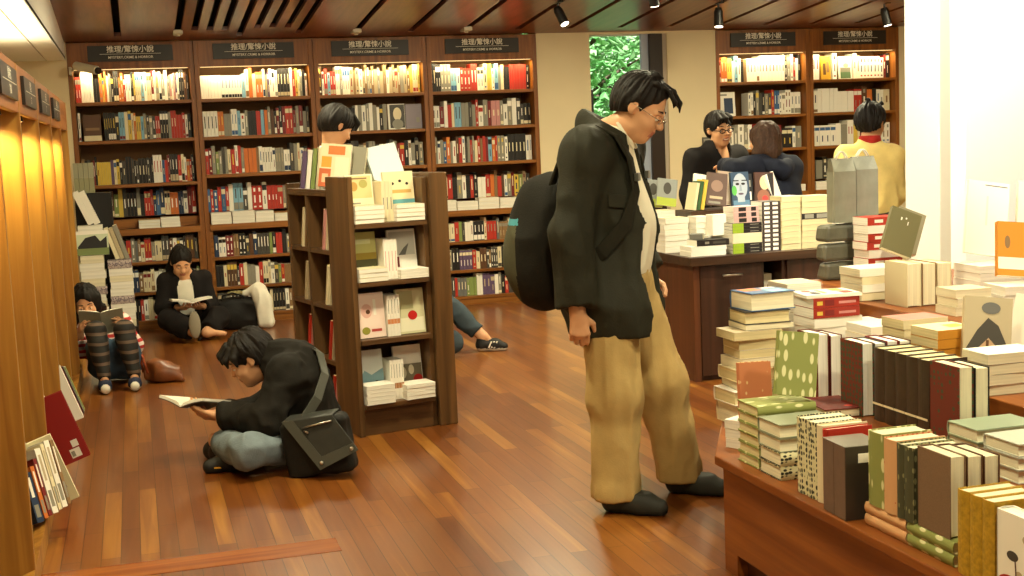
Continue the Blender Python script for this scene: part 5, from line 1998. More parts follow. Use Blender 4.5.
pts = [(-.25, 0, 1.25), (-.275, -.02, 1.30), (-.30, -.02, 1.29), (-.32, 0, 1.23)]
mb.tube([(-.285, -.03, 1.235), (-.292, -.022, 1.285), (-.292, .022, 1.285), (-.285, .03, 1.235)], .011, MATS['pack_black'], 8)
mb.build('top_handle', bp, smooth=True)
M_STRAP = fabric('strap_black', '26241a', .1)
for s in (-1, 1):
    mb = MB()
    pts = [(-.262, .10 * s, 1.25), (-.215, .115 * s, 1.36), (-.15, .125 * s, 1.445), (-.075, .128 * s, 1.462), (-.005, .13 * s, 1.425), (.045, .135 * s, 1.34), (.065, .15 * s, 1.22), (.03, .185 * s, 1.10), (-.06, .205 * s, 1.0), (-.2, .15 * s, .92), (-.28, .12 * s, .88)]
    nr = [(-.3, 0, .9), (-.6, 0, .8), (-.2, 0, 1), (.1, 0, 1), (.6, 0, .8), (1, .1 * s, .3), (1, .3 * s, 0), (.5, 1 * s, 0), (0, 1 * s, 0), (0, 1 * s, 0), (0, 1 * s, 0)]
    mb.band(pts, .055, .012, M_STRAP, nr)
    st = mb.build('strap', bp, bevel=.004)
    mb = MB()
    mb.box((.062, .135 * s - .03, 1.255), (.078, .135 * s + .03, 1.285), mat('buckle_grey', '4a4a42', .35))
    mb.build('buckle', st, bevel=.003)

# ---- the reader sitting cross-legged on the floor
O, YAW = (.62, 5.98), 164
root = person('person in a black jacket and jeans sitting cross-legged on the floor, reading', O, YAW)
J = dict(pel=(-.10, 0, .125), che=(-.055, 0, .345), nec=(.03, 0, .475), shR=(.015, -.165, .425), shL=(-.03, .165, .425),
         elR=(.11, -.21, .21), wrR=(.31, -.05, .205), elL=(.05, .25, .235), wrL=(.295, .10, .238),
         hipR=(-.09, -.095, .10), hipL=(-.09, .095, .10), knR=(.17, -.31, .15), knL=(.13, .36, .125), anR=(.14, .15, .075), anL=(.34, .01, .10),
         toeR=(.315, .205, .06), toeL=(.42, -.12, .06), rawR=True, rawL=True)
HC, HR = (.165, 0, .475), rotm(30, 6, 0)
body(root, J, HC, HR, .98, 1.0, .012, .005, hands=[dict(wr=J['wrR'], d=(1, .15, .1), n=(0, .25, 1), tv=(.3, 1, .3), curl=(30, 34, 36, 40)), dict(wr=J['wrL'], d=(1, -.35, .05), n=(0, -.25, 1), tv=(.3, -.3, 1), curl=(22, 26, 28, 30))])
face_parts(root, HC, HR, .98)
hair_short(root, HC, HR, .98, M_HAIR, h=.0045, bulk=.012, amp=.016, drop=.008, hl=.0, seed=5, fringe=[
    ([(.06, .03, .11), (.105, .035, .085), (.116, .04, .05)], .015), ([(.06, -.01, .115), (.11, -.005, .09), (.122, 0, .05)], .015), ([(.06, -.04, .105), (.1, -.045, .08), (.108, -.05, .05)], .015),
    ([(.02, .07, .08), (.05, .085, .05), (.055, .088, .01)], .018), ([(.05, .055, .09), (.09, .065, .06), (.1, .06, .025)], .016)])
F = gfield(J, .2, .009)
torso(F, J, .03, 1.0)
F.cap((.0, 0, .45), (.045, 0, .49), .07, .068, .03)
for s in 'RL':
    arm(F, J, s, .024, 1, .035, (.058, .05, .05, .042))
F.fold(.012, (9, 9, 9), 3).fold(.006, (20, 20, 20), 6)
F.cut(lambda x, y, z: np.maximum(.075 - z, (z - .56)))
F.cap((.09, 0, .46), (.2, 0, .54), .05, .062, .012, 's')
end_cut(F, J, 'elL', 'wrL', .95, .1)
end_cut(F, J, 'elR', 'wrR', .95, .1)
F.build('jacket', root, fabric('jacket_black', '1b1813', .12))
F = gfield(J, .2, .009)
F.ell((-.10, 0, .115), (.14, .17, .11), None, .04)
for s in 'RL':
    leg(F, J, s, .0, 1, .04, (.098, .078, .072, .055))
F.fold(.010, (12, 12, 12), 2)
F.cut(lambda x, y, z: .004 - z)
end_cut(F, J, 'knR', 'anR', .9, .1)
end_cut(F, J, 'knL', 'anL', .9, .1)
F.build('jeans', root, mat('denim_light', '6f7a80', .9, .2, vary=.28, vscale=9, bump=.2, bscale=150))
M_SNK = mat('sneaker_black', '191714', .6)


def swoosh(o, P, L):
    mb = MB()
    ym = mat('sneaker_yellow', 'c9992c', .5)
    for u in (-1, 1):
        y = .0405 * u
        mb.hexa([P(L * .55, y, .022), P(L * .85, y * .9, .026), P(L * .85, y * .9 + .004 * u, .026), P(L * .55, y + .004 * u, .022), P(L * .55, y, .03), P(L * .85, y * .9, .032), P(L * .85, y * .9 + .004 * u, .032), P(L * .55, y + .004 * u, .03)], ym)
        ball(mb, P(L * .42, y * 1.02, .055), (.011, .011, .011), ym, n=6)
    mb.build('yellow_mark', o)


shoe(root, J['anR'], V(*J['toeR']) + V(.04, .015, 0), .048, .092, M_SNK, M_SNK, .018, up=(0, 0, 1), extra=swoosh)
shoe(root, J['anL'], J['toeL'], .042, .085, M_SNK, M_SNK, .018)
# his book
a = math.radians(YAW)
LW = lambda f, l, z: (O[0] + f * math.cos(a) - l * math.sin(a), O[1] + f * math.sin(a) + l * math.cos(a), z)
open_book('open paperback held by the cross-legged reader on the floor', LW(.43, .03, .262), YAW - 90 + 62, 14, .135, .19, .016, cov('4a463c'), ang=24)
# messenger bag
Bc = LW(-.19, .345, 0)
mbag = empty('messenger_bag', Bc, math.radians(YAW + 180 - 8), label='dark grey messenger bag with two metal studs beside the cross-legged reader', cat='bag')
Rz = np.array([[math.cos(.16), 0, math.sin(.16)], [0, 1, 0], [-math.sin(.16), 0, math.cos(.16)]])
F = Field(V(-.26, -.15, -.02), V(.26, .15, .40), .007)
F.rbox((-.01, 0, .135), (.15, .055, .13), .03, Rz.T @ np.eye(3), .02)
F.fold(.006, (10, 10, 10), 3).cut(lambda x, y, z: .003 - z)
F.build('bag_body', mbag, fabric('bag_black', '1c1a16', .15, .6))
M_FLAP = mat('bag_flap_grey', '2f2f2a', .55, .35, vary=.1, vscale=30)
M_TRIM = mat('bag_trim', '44443c', .5, .4)
fl = MB()
T0, T1, B1, B0 = (-.15, -.066, .255), (.075, -.066, .285), (.19, -.088, .135), (.02, -.098, .02 + .03)
n_ = V(0, -.006, 0)
Q = [V(*B0), V(*B1), V(*T1), V(*T0)]
fl.hexa([Q[0] - n_, Q[1] - n_, Q[2] - n_, Q[3] - n_, Q[0], Q[1], Q[2], Q[3]], M_FLAP)
back = [Q[3], Q[2], Q[2] + V(.0, .12, .004), Q[3] + V(0, .12, .004)]
fl.hexa([p - V(0, 0, .006) for p in back] + back, M_FLAP)
fo = fl.build('flap', mbag, bevel=.004)
tr = MB()


def lerp(u, v):
    return (Q[0] * (1 - u) + Q[1] * u) * (1 - v) + (Q[3] * (1 - u) + Q[2] * u) * v


for (u0, v0, u1, v1) in ((0, 0, 1, .2), (0, .2, .22, 1)):
    c = [lerp(u0, v0), lerp(u1, v0), lerp(u1, v1), lerp(u0, v1)]
    tr.hexa([p + n_ * .2 for p in c] + [p + n_ * .6 for p in c], M_TRIM)
tr.build('trim', fo)
tr = MB()
for u in (.14, .9):
    ball(tr, lerp(u, .1) + n_, .009, M_STEEL, n=6)
tr.build('stud', fo, smooth=True)
tr = MB()
tr.tube([lerp(.28, .82) + n_, lerp(.92, .86) + n_], .004, M_STEEL, 6)
tr.tube([lerp(.28, .76) + n_, lerp(.34, .70) + n_ * 1.3], .004, M_STEEL, 6)
tr.build('zip', fo, smooth=True)
iv = (Matrix.Translation(Bc) @ Matrix.Rotation(math.radians(YAW + 180 - 8), 4, 'Z')).inverted()
mb = MB()
sp = [(-.12, .315, .25), (-.175, .27, .33), (-.20, .17, .42), (-.165, .06, .50), (-.09, -.05, .525), (.02, -.14, .51)]
mb.band([tuple(iv @ Vector(LW(*p))) for p in sp], .045, .006, M_TRIM, [tuple(iv.to_3x3() @ Vector(LW(*q)) - iv.to_3x3() @ Vector(LW(0, 0, 0))) for q in ((-.6, .8, .2), (-.8, .6, .4), (-.8, .3, .6), (-.6, 0, .8), (-.2, 0, 1), (.1, -.2, 1))])
mb.build('strap', mbag, bevel=.002)

# ---- the woman against the back bookcase
O, YAW = (.33, 10.55), -85
root = person('woman in a black blazer sitting against the back bookcase with a white open book', O, YAW)
J = dict(pel=(.0, 0, .12), che=(.05, 0, .36), nec=(.085, -.015, .50), shR=(.05, -.145, .435), shL=(.05, .145, .44),
         elR=(.09, -.19, .23), wrR=(.27, -.09, .245), elL=(.09, .19, .225), wrL=(.26, .10, .24),
         hipR=(.02, -.085, .10), hipL=(.02, .085, .10), knR=(.34, -.17, .17), knL=(.31, .21, .155), anR=(.555, -.01, .075), anL=(.46, .09, .06),
         toeR=(.565, -.012, .2), toeL=(.49, .22, .045), bare='L')
HC, HR = (.14, -.025, .585), rotm(30, 0, 0)
body(root, J, HC, HR, .95, .87, .012, .006, hands=[dict(wr=J['wrR'], d=(1, .5, 0), n=(0, .3, 1), tv=(.3, 1, .6), curl=25), dict(wr=J['wrL'], d=(1, -.5, 0), n=(0, -.3, 1), tv=(.3, -1, .6), curl=25)], fh=.008)
face_parts(root, HC, HR, .95)
ha = hair_short(root, HC, HR, .95, M_HAIR, h=.005, drop=.04, bulk=.006, amp=.010, seed=3, hl=.006, ears=False)
F = Field(V(*HC) - .3, V(*HC) + .25, .007)
T = lambda x, y, z: V(*HC) + HR @ V(x, y, z)
F.ell(T(-.085, 0, .085), (.03, .034, .03), HR, .01)
F.chain([T(-.09, -.02, .06), T(-.115, -.04, -.03), T(-.09, -.075, -.12), T(-.06, -.09, -.18)], [.03, .034, .03, .012], .02)
F.build('hair_tail', ha, M_HAIR)
F = gfield(J, .2, .010)
torso(F, J, .015, .88)
for s in 'RL':
    arm(F, J, s, .012, .92, .03, (.05, .044, .043, .036))
F.fold(.008, 10, 3)
X, Y, Z = F.grid()
half = np.interp(Z, [.1, .25, .40, .5], [.055, .06, .055, .03]).astype(np.float32)
F.D = np.maximum(F.D, -np.maximum(-(X - .07), np.abs(Y + .005) - half)).astype(np.float32)
F.cut(lambda x, y, z: np.maximum(.08 - z, z - (.53 - .5 * (x - .06))))
F.cap((.09, -.01, .46), (.15, -.01, .6), .05, .06, .01, 's')
end_cut(F, J, 'elR', 'wrR', .93, .09)
end_cut(F, J, 'elL', 'wrL', .93, .09)
F.build('blazer', root, fabric('blazer_black', '1b1716', .1))
F = gfield(J, .2, .010)
torso(F, J, .005, .88)
F.cut(lambda x, y, z: np.maximum(.1 - z, z - (.465 - .3 * (x - .1)))).fold(.003, 14, 2)
F.build('top', root, fabric('top_white', 'e3ddcc', .03))
F = gfield(J, .2, .010)
F.ell((0, 0, .11), (.13, .16, .1), None, .04)
for s in 'RL':
    leg(F, J, s, .0, .95, .04, (.10, .085, .08, .07))
F.fold(.01, 10, 7).cut(lambda x, y, z: .004 - z)
end_cut(F, J, 'knR', 'anR', .86, .1)
end_cut(F, J, 'knL', 'anL', .86, .1)
F.build('trousers', root, fabric('trousers_black', '1a1615', .1))
F = Field(V(.45, -.15, -.0), V(.75, .15, .3), .006)                # upright foot, sole to the viewer
F.ell((.60, -.012, .145), (.022, .044, .105), None, .01)
F.cut(lambda x, y, z: .003 - z)
F.build('slipper', root, mat('sole_grey', '8f8672', .7))
a = math.radians(YAW)
LW = lambda f, l, z: (O[0] + f * math.cos(a) - l * math.sin(a), O[1] + f * math.sin(a) + l * math.cos(a), z)
open_book('white open magazine in the hands of the woman in the blazer', LW(.33, .005, .285), YAW - 90, 4, .15, .21, .014, BM['w'], ang=16)

# black tote with a white shirt over it
tb = empty('tote_bag', (.735, 10.62, 0), math.radians(-5), label='black tote bag on the floor beside the woman in the blazer', cat='bag')
F = Field(V(-.25, -.15, -.02), V(.25, .15, .42), .008)
F.rbox((0, 0, .125), (.165, .07, .13), .05, rotm(0, 0, 0), .03)
F.ell((-.05, 0, .1), (.16, .09, .1), None, .05)
F.fold(.014, 9, 6).cut(lambda x, y, z: .003 - z)
F.build('bag_body', tb, fabric('tote_black', '181513', .15, .6))
mb = MB()
mb.tube([(-.12, -.05, .2), (-.11, -.06, .275), (-.03, -.065, .30), (.05, -.06, .27), (.06, -.05, .2)], .008, MATS['tote_black'], 6)
mb.build('handle', tb, smooth=True)
F = Field(V(.62, 10.3, -.02), V(1.15, 10.95, .48), .008)
F.chain([(.80, 10.60, .285), (.90, 10.58, .31), (.945, 10.56, .22), (.965, 10.53, .05)], [.035, .045, .05, .055], .05)
F.chain([(.90, 10.60, .30), (.915, 10.66, .20), (.945, 10.64, .04)], [.04, .05, .055], .05)
F.ell((.93, 10.57, .16), (.055, .085, .16), None, .05)
F.fold(.014, (16, 16, 5), 2).cut(lambda x, y, z: .003 - z)
tag(F.build('white_shirt', None, fabric('shirt_white', 'e2dccb', .04)), 'white shirt draped over the right end of the black tote bag', 'shirt')
mb = MB()
for i in range(3):
    mb.tube([(.665 + .03 * i, 10.60, .285), (.70 + .03 * i, 10.58, .30), (.72 + .03 * i, 10.60, .285)], .016, fabric('scarf_khaki', '8d8157', .2), 8)
tag(mb.build('scarf', smooth=True), 'khaki scarf rolled up on top of the black tote bag', 'scarf')

# ---- the girl in striped tights
O, YAW = (-.185, 8.80), -92
root = person('girl in striped tights and canvas shoes reading against the left wall bookcases', O, YAW)
J = dict(pel=(.17, .0, .115), che=(.085, -.05, .29), nec=(.07, -.115, .405), shR=(.06, -.185, .335), shL=(.07, .05, .345),
         elR=(.12, -.205, .20), wrR=(.24, -.195, .315), elL=(.14, .13, .21), wrL=(.25, .085, .32),
         hipR=(.19, -.075, .10), hipL=(.19, .085, .10), knR=(.42, -.085, .355), knL=(.42, .085, .35), anR=(.585, -.045, .095), anL=(.57, .13, .095),
         toeR=(.70, -.035, .03), toeL=(.685, .135, .03))
HC, HR = (.105, -.155, .50), rotm(20, 4, 6)
body(root, J, HC, HR, .92, .85, .011, .006, hands=[dict(wr=J['wrR'], d=(.5, .2, .8), n=(-.3, 1, 0), tv=(-1, 0, .3), curl=30), dict(wr=J['wrL'], d=(.5, -.2, .8), n=(-.3, -1, 0), tv=(-1, 0, .3), curl=30)], fh=.008)
face_parts(root, HC, HR, .92)
F = Field(V(*HC) - .26, V(*HC) + .2, .006)
T = lambda x, y, z: V(*HC) + HR @ (V(x, y, z) * .92)
F.ell(T(-.018, 0, .042), (.10, .086, .09), HR, .01)
for y in (-1, 1):
    F.chain([T(.02, .075 * y, .05), T(.02, .088 * y, -.04), T(.02, .085 * y, -.13), T(.015, .08 * y, -.19)], [.03, .032, .032, .02], .03)
F.chain([T(-.07, 0, .03), T(-.085, 0, -.08), T(-.08, 0, -.17)], [.07, .065, .05], .04)
F.ell(T(.105, -.02, -.012), (.068, .066, .085), HR, .006, 's')
F.fold(.007, (34, 34, 7), 4).fold(.003, (80, 80, 12), 2)
F.build('hair', root, M_HAIR)
m_str = mat('top_stripes', 'b3302c', .8)


def stripes(m, axis, scale, c1, c2, thr=.5, noise=0.):
    nt = m.node_tree
    L = nt.links.new
    tc = nt.nodes.new('ShaderNodeTexCoord')
    w = nt.nodes.new('ShaderNodeTexWave')
    w.bands_direction = axis
    w.inputs['Scale'].default_value = scale
    w.inputs['Distortion'].default_value = noise
    r = nt.nodes.new('ShaderNodeValToRGB')
    r.color_ramp.elements[0].position = thr
    r.color_ramp.elements[0].color = lin(c1)
    r.color_ramp.elements[1].position = thr + .06
    r.color_ramp.elements[1].color = lin(c2)
    L(tc.outputs['Object'], w.inputs['Vector'])
    L(w.outputs['Fac'], r.inputs['Fac'])
    L(r.outputs['Color'], nt.nodes['Principled BSDF'].inputs['Base Color'])


stripes(m_str, 'Z', 7, 'e6d6cc', 'b3302c')
F = gfield(J, .2, .010)
torso(F, J, .014, .86)
for s in 'RL':
    arm(F, J, s, .014, .85, .03)
F.fold(.006, 12, 5).cut(lambda x, y, z: np.maximum(.07 - z, z - .425))
end_cut(F, J, 'elR', 'wrR', .9, .08)
end_cut(F, J, 'elL', 'wrL', .9, .08)
F.build('striped_top', root, m_str)
F = gfield(J, .2, .010)
F.ell((.17, 0, .105), (.13, .15, .098), None, .04)
for s, y in (('R', -1), ('L', 1)):
    F.cap(J['hip' + s], V(*J['hip' + s]) * .45 + V(*J['kn' + s]) * .55, .088, .082, .05)
F.fold(.006, 10, 9).cut(lambda x, y, z: .004 - z)
F.build('denim_skirt', root, mat('denim_blue', '44576a', .9, .2, vary=.2, vscale=14))
m_t = mat('striped_tights', '15110e', .7)
F = gfield(J, .2, .008)
for s in 'RL':
    leg(F, J, s, .004, .85, .03, (.085, .066, .066, .042))
stripes(m_t, 'Z', 5.5, '5c4838', '17120f', .18, 1.2)
F.build('tights', root, m_t)
M_CAN, M_CANS = mat('canvas_navy', '232a44', .8), mat('rubber_white', 'e2dccc', .6)
for s in 'RL':
    shoe(root, J['an' + s], V(*J['toe' + s]), .037, .085, M_CAN, M_CANS, .026, laces=M_CANS, toecap=.83, lace_r=.0075)
a = math.radians(YAW)
LW = lambda f, l, z: (O[0] + f * math.cos(a) - l * math.sin(a), O[1] + f * math.sin(a) + l * math.cos(a), z)
open_book('open grey covered book in front of the girl in striped tights', LW(.305, -.055, .385), YAW - 90, 60, .135, .17, .010, cov('8b8672'), ang=24)
# brown leather bag on the floor
lb = empty('leather_bag', (.10, 8.42, 0), math.radians(-15), label='slouched brown leather bag on the floor beside the girl in striped tights', cat='bag')
F = Field(V(-.2, -.14, -.02), V(.22, .14, .26), .007)
F.ell((.0, 0, .05), (.12, .075, .075), None, .03)
F.ell((-.05, .01, .09), (.055, .05, .06), None, .04)
F.cap((.04, -.02, .025), (.12, -.04, .015), .035, .02, .03)
F.fold(.016, (14, 14, 9), 5).cut(lambda x, y, z: .003 - z)
F.build('bag_body', lb, mat('leather_brown', '7a4420', .4, .5, vary=.25, vscale=18))
mb = MB()
mb.tube([(-.09, -.03, .06), (-.11, -.03, .14), (-.12, -.01, .175), (-.135, .01, .12), (-.13, .02, .06)], .008, mat('strap_orange', 'a9502c', .5), 8)
mb.build('strap', lb, smooth=True)

# ---- the reader standing behind the display stand
O, YAW = (1.17, 8.40), 5


def stander(label, O, yaw, J, HC, HR, hs, b, parts, hands=(), hairfn=None, glasses=None, h=.012, gr=.0013):
    r = person(label, O, yaw)
    body(r, J, HC, HR, hs, b, h, .006, hands=hands, fh=.008)
    face_parts(r, HC, HR, hs, glasses=glasses, gr=gr)
    hairfn(r)
    for nm, m, up, z0, z1, inf, sl, cutn in parts:
        F = gfield(J, .2, .011)
        if up:
            for s in 'RL':
                arm(F, J, s, inf * .8, b, .03, (.056, .048, .048, .04))
                end_cut(F, J, 'el' + s, 'wr' + s, sl, .11)
            torso(F, J, inf, b)
        else:
            F.ell(V(*J['pel']) - V(0, 0, .02), V(.13, .17, .13) * b, None, .04)
            for s in 'RL':
                leg(F, J, s, inf, b, .04, (.1, .078, .075, .06))
        F.fold(.010, (9, 9, 6), 4).cut(lambda x, y, z: np.maximum(z0 - z, z - z1))
        if up:
            if cutn:
                F.cap(cutn[0], cutn[1], cutn[2], cutn[3], .012, 's')
        F.build(nm, r, m)
    for s in 'RL':
        shoe(r, J['an' + s], J['toe' + s], .042, .085, mat('shoe_dark', '2a2320', .6), None, .02)
    return r


def std_J(top=1.65, lean=0., turn=0.):
    k = top / 1.70
    return dict(pel=(0, 0, .93 * k), che=(lean * .6, 0, 1.23 * k), nec=(lean, 0, 1.42 * k), shR=(lean, -.175 * k, 1.36 * k), shL=(lean, .175 * k, 1.36 * k),
                elR=(lean + .02, -.23 * k, 1.06 * k), wrR=(lean + .16, -.16 * k, .95 * k), elL=(lean + .02, .23 * k, 1.06 * k), wrL=(lean + .16, .16 * k, .95 * k),
                hipR=(0, -.09, .86 * k), hipL=(0, .09, .86 * k), knR=(.01, -.1, .46 * k), knL=(.02, .1, .46 * k), anR=(-.02, -.11, .085), anL=(0, .11, .085),
                toeR=(.14, -.13, .03), toeL=(.16, .13, .03))


HD = lambda J: [dict(wr=J['wrR'], d=(1, .2, .1), n=(0, .5, 1), tv=(0, 1, .5), curl=30), dict(wr=J['wrL'], d=(1, -.2, .1), n=(0, -.5, 1), tv=(0, -1, .5), curl=30)]
J = std_J(1.66, .06)
HC, HR = (.115, 0, 1.555), rotm(32, 12, 0)
stander('black haired person standing behind the display stand, head bowed', O, YAW, J, HC, HR, 1.0, .95,
        [('shirt', fabric('shirt_white', 'e2dccb', .04), True, .85, 1.44, .022, .9, ((.07, 0, 1.4), (.12, 0, 1.5), .06, .07)), ('trousers', fabric('trousers_grey', '4a463f', .1), False, .06, .98, 0, 1, None)], HD(J),
        lambda r: hair_short(r, HC, HR, 1.0, M_HAIR, h=.005, bulk=.012, amp=.012, drop=.02, seed=9, fringe=[([(.06, .03, .11), (.108, .035, .085), (.12, .04, .04)], .018), ([(.06, -.03, .11), (.108, -.03, .085), (.12, -.03, .04)], .018)]))

# ---- the person sitting behind the display stand, legs stretched to the right
O, YAW = (1.60, 8.66), -20
J = dict(pel=(-.06, 0, .125), che=(-.12, 0, .40), nec=(-.09, 0, .57), shR=(-.11, -.17, .51), shL=(-.11, .17, .51), elR=(.0, -.23, .29), wrR=(.2, -.14, .30), elL=(.0, .23, .29), wrL=(.2, .14, .32),
         hipR=(-.05, -.09, .10), hipL=(-.05, .09, .10), knR=(.44, -.17, .10), knL=(.34, .10, .38), anR=(.18, -.02, .06), anL=(.635, .05, .10), toeR=(.08, .1, .05), toeL=(.80, .05, .03), rawR=True)
HC, HR = (-.02, 0, .685), rotm(35)
root = person('person in jeans and black white-striped sneakers sitting behind the display stand', O, YAW)
body(root, J, HC, HR, 1.0, .95, .013, .007, hands=HD(J), fh=.009)
face_parts(root, HC, HR)
hair_short(root, HC, HR, 1.0, M_HAIR, h=.007, bulk=.006)
F = gfield(J, .2, .011)
torso(F, J, .02, .95)
for s in 'RL':
    arm(F, J, s, .018, .95, .03)
F.fold(.008, 9, 4).cut(lambda x, y, z: np.maximum(.1 - z, z - .59))
F.build('sweater', root, fabric('sweater_grey', '5a574f', .1))
F = gfield(J, .2, .009)
F.ell((-.06, 0, .115), (.13, .165, .11), None, .04)
for s in 'RL':
    leg(F, J, s, .0, 1, .04, (.098, .076, .07, .055))
F.fold(.009, (11, 11, 11), 2).cut(lambda x, y, z: .004 - z)
end_cut(F, J, 'knL', 'anL', .88, .1)
F.build('jeans', root, mat('denim_dark', '3c464c', .9, .2, vary=.25, vscale=9))


def three(o, P, L):
    mb = MB()
    for i in range(3):
        x = L * (.40 + .085 * i)
        for u in (-1, 1):
            y = .0425 * u
            mb.hexa([P(x, y, .028), P(x + .011, y, .028), P(x + .011, y + .003 * u, .028), P(x, y + .003 * u, .028), P(x + .02, y * .8, .07), P(x + .031, y * .8, .07), P(x + .031, y * .8 + .005 * u, .07), P(x + .02, y * .8 + .005 * u, .07)], M_CANS)
    mb.build('side_stripe', o)


for s in 'LR':
    shoe(root, J['an' + s], J['toe' + s], .042, .09, M_SNK, M_CANS, .022, laces=M_CANS, extra=three)

# ---- three people at the cabinet table
O, YAW = (4.04, 8.62), -78
J = std_J(1.60, .02)
HC, HR = (.06, -.015, 1.432), rotm(6, -6, 4)
J['nec'] = (.02, 0, 1.315)
for q in 'RL':
    J['sh' + q] = (.0, -.175 if q == 'R' else .175, 1.225)
J['che'] = (.0, 0, 1.11)
J.update(elR=(-.02, -.225, .98), elL=(-.02, .225, .98), wrR=(.03, -.21, .76), wrL=(.03, .21, .76))
rb = stander('smiling young man with black glasses and a dark coat behind the cabinet table', O, YAW, J, HC, HR, 1.0, .95,
             [('coat', fabric('coat_black', '1d1a1a', .1), True, .70, 1.36, .032, .93, ((.06, 0, 1.25), (.1, 0, 1.42), .062, .07)), ('trousers', fabric('trousers_grey', '4a463f', .1), False, .06, .9, 0, 1, None)], HD(J),
             lambda r: hair_short(r, HC, HR, 1.0, M_HAIR, h=.005, bulk=.008, amp=.010, seed=2, hl=-.006, fringe=[([(.06, .03, .11), (.1, .035, .09), (.108, .04, .055)], .018), ([(.06, -.01, .115), (.105, -.005, .09), (.112, 0, .05)], .018), ([(.06, -.04, .105), (.095, -.045, .085), (.1, -.05, .055)], .018)]),
             glasses=mat('glasses_black', '15110f', .3), gr=.0032)
T = lambda x, y, z: tuple(V(*HC) + HR @ V(x, y, z))
mb = MB()
mb.tube([T(.0905, -.022, -.054), T(.0955, -.01, -.0605), T(.0965, 0, -.062), T(.0955, .01, -.0605), T(.0905, .022, -.054)], [.001, .0045, .005, .0045, .001], mat('teeth', 'e9e2d4', .3), 6)
mb.build('teeth', rb, smooth=True)

O, YAW = (4.14, 8.0), 112
J = std_J(1.56, .04)
J.update(pel=(-.02, -.10, .86), che=(.02, -.07, 1.06), nec=(.03, -.02, 1.235), shR=(-.0, -.205, 1.15), shL=(.03, .125, 1.165), elL=(.08, .275, 1.165), wrL=(.26, .15, 1.18), elR=(.08, -.27, .90), wrR=(.24, -.18, .86))
HC, HR = (.05, -.005, 1.345), rotm(8, 10, 0)


def bob(r):
    F = Field(V(*HC) - .3, V(*HC) + .2, .006)
    T = lambda x, y, z: V(*HC) + HR @ (V(x, y, z) * .96)
    F.ell(T(-.02, 0, .04), (.108, .092, .095), HR, .01)
    F.ell(T(-.04, 0, -.05), (.085, .095, .10), HR, .05)
    for y in (-1, 1):
        F.chain([T(.0, .085 * y, .0), T(.01, .09 * y, -.08), T(.015, .075 * y, -.14)], [.03, .03, .012], .03)
    F.chain([T(-.07, .03, -.09), T(-.085, .03, -.16)], [.05, .015], .03)
    F.chain([T(-.06, -.05, -.09), T(-.07, -.05, -.15)], [.045, .015], .03)
    F.ell(T(.11, 0, -.045), (.066, .062, .1), HR, .006, 's')
    F.fold(.009, (34, 34, 7), 4).fold(.004, (80, 80, 12), 2)
    F.build('hair', r, M_HAIRB)


r2 = stander('brown haired woman in a navy hooded jacket seen from behind', O, YAW, J, HC, HR, .96, .92,
             [('jacket', fabric('jacket_navy', '1c1f2a', .12), True, .62, 1.27, .03, .95, None), ('trousers', fabric('trousers_grey', '4a463f', .1), False, .06, .86, 0, 1, None)],
             [dict(wr=J['wrL'], d=(1, -.7, .1), n=(.2, 0, -1), tv=(0, .3, 1), curl=30), dict(wr=J['wrR'], d=(1, .2, 0), n=(0, .4, 1), tv=(0, 1, .4), curl=30)], bob)
F = Field(V(-.3, -.3, 1.0), V(.25, .25, 1.4), .008)
F.chain([(-.02, -.13, 1.20), (-.10, -.06, 1.165), (-.115, 0, 1.145), (-.10, .05, 1.165), (-.02, .11, 1.21)], [.035, .05, .055, .05, .035], .03)
F.fold(.008, 12, 3)
F.build('hood', r2, MATS['jacket_navy'])

O, YAW = (4.75, 7.70), 72
J = std_J(1.58, .03)
J['nec'] = (.03, .02, 1.30)
for q, y in (('R', -.135), ('L', .175)):
    J['sh' + q] = (.01, y, 1.215)
    J['el' + q] = (.03, y * 1.28, .95)
    J['wr' + q] = (.19, y * .8, .88)
J['che'] = (.02, .02, 1.10)
HC, HR = (.06, -.005, 1.432), rotm(10, -38, 0)
r3 = stander('person in a yellow top with red collar seen from behind, right side', O, YAW, J, HC, HR, 1.0, .98,
             [('yellow_top', fabric('top_yellow', 'e6cb7c', .05), True, .66, 1.335, .016, .93, None), ('trousers', fabric('trousers_grey', '4a463f', .1), False, .06, .88, 0, 1, None)], HD(J),
             lambda r: hair_short(r, HC, HR, 1.0, M_HAIR, h=.005, bulk=.014, amp=.018, drop=.01, seed=12, fringe=[([(-.02, 0, .125), (-.03, .02, .15), (-.05, .03, .155)], .016), ([(.03, -.03, .12), (.05, -.04, .14), (.06, -.05, .135)], .014)]))
F = Field(V(-.2, -.2, 1.2), V(.2, .2, 1.45), .007)
F.cap((.025, .015, 1.31), (.04, .01, 1.345), .077, .07, .01)
F.cap((.025, .015, 1.28), (.05, .005, 1.40), .058, .058, .006, 's')
F.cut(lambda x, y, z: np.maximum(1.29 - z, z - 1.352))
F.build('red_collar', r3, fabric('collar_red', 'a8281f', .05))

# ------------------------------------------------------------------ fittings
cc = empty('security_camera', (-.34, 10.72, 2.10), label='white security camera on a bracket at the top left of the back bookcases', cat='camera')
mw = mat('cctv_white', 'cfc6ae', .45)
mb = MB()
mb.box((-.075, .10, -.03), (-.055, .225, .03), mw)
mb.tube([(-.06, .17, .0), (-.02, .12, .03), (.03, .06, .035)], .012, mw, 8)
mb.build('bracket', cc, bevel=.003)
mb = MB()
mb.tube([(-.02, .06, .035), (.14, -.1, -.015)], .034, mw, 16)
mb.build('housing', cc, bevel=.004)
mb = MB()
mb.tube([(.14, -.1, -.015), (.155, -.115, -.02)], .026, M_BLKMET, 16)
mb.build('lens', cc)

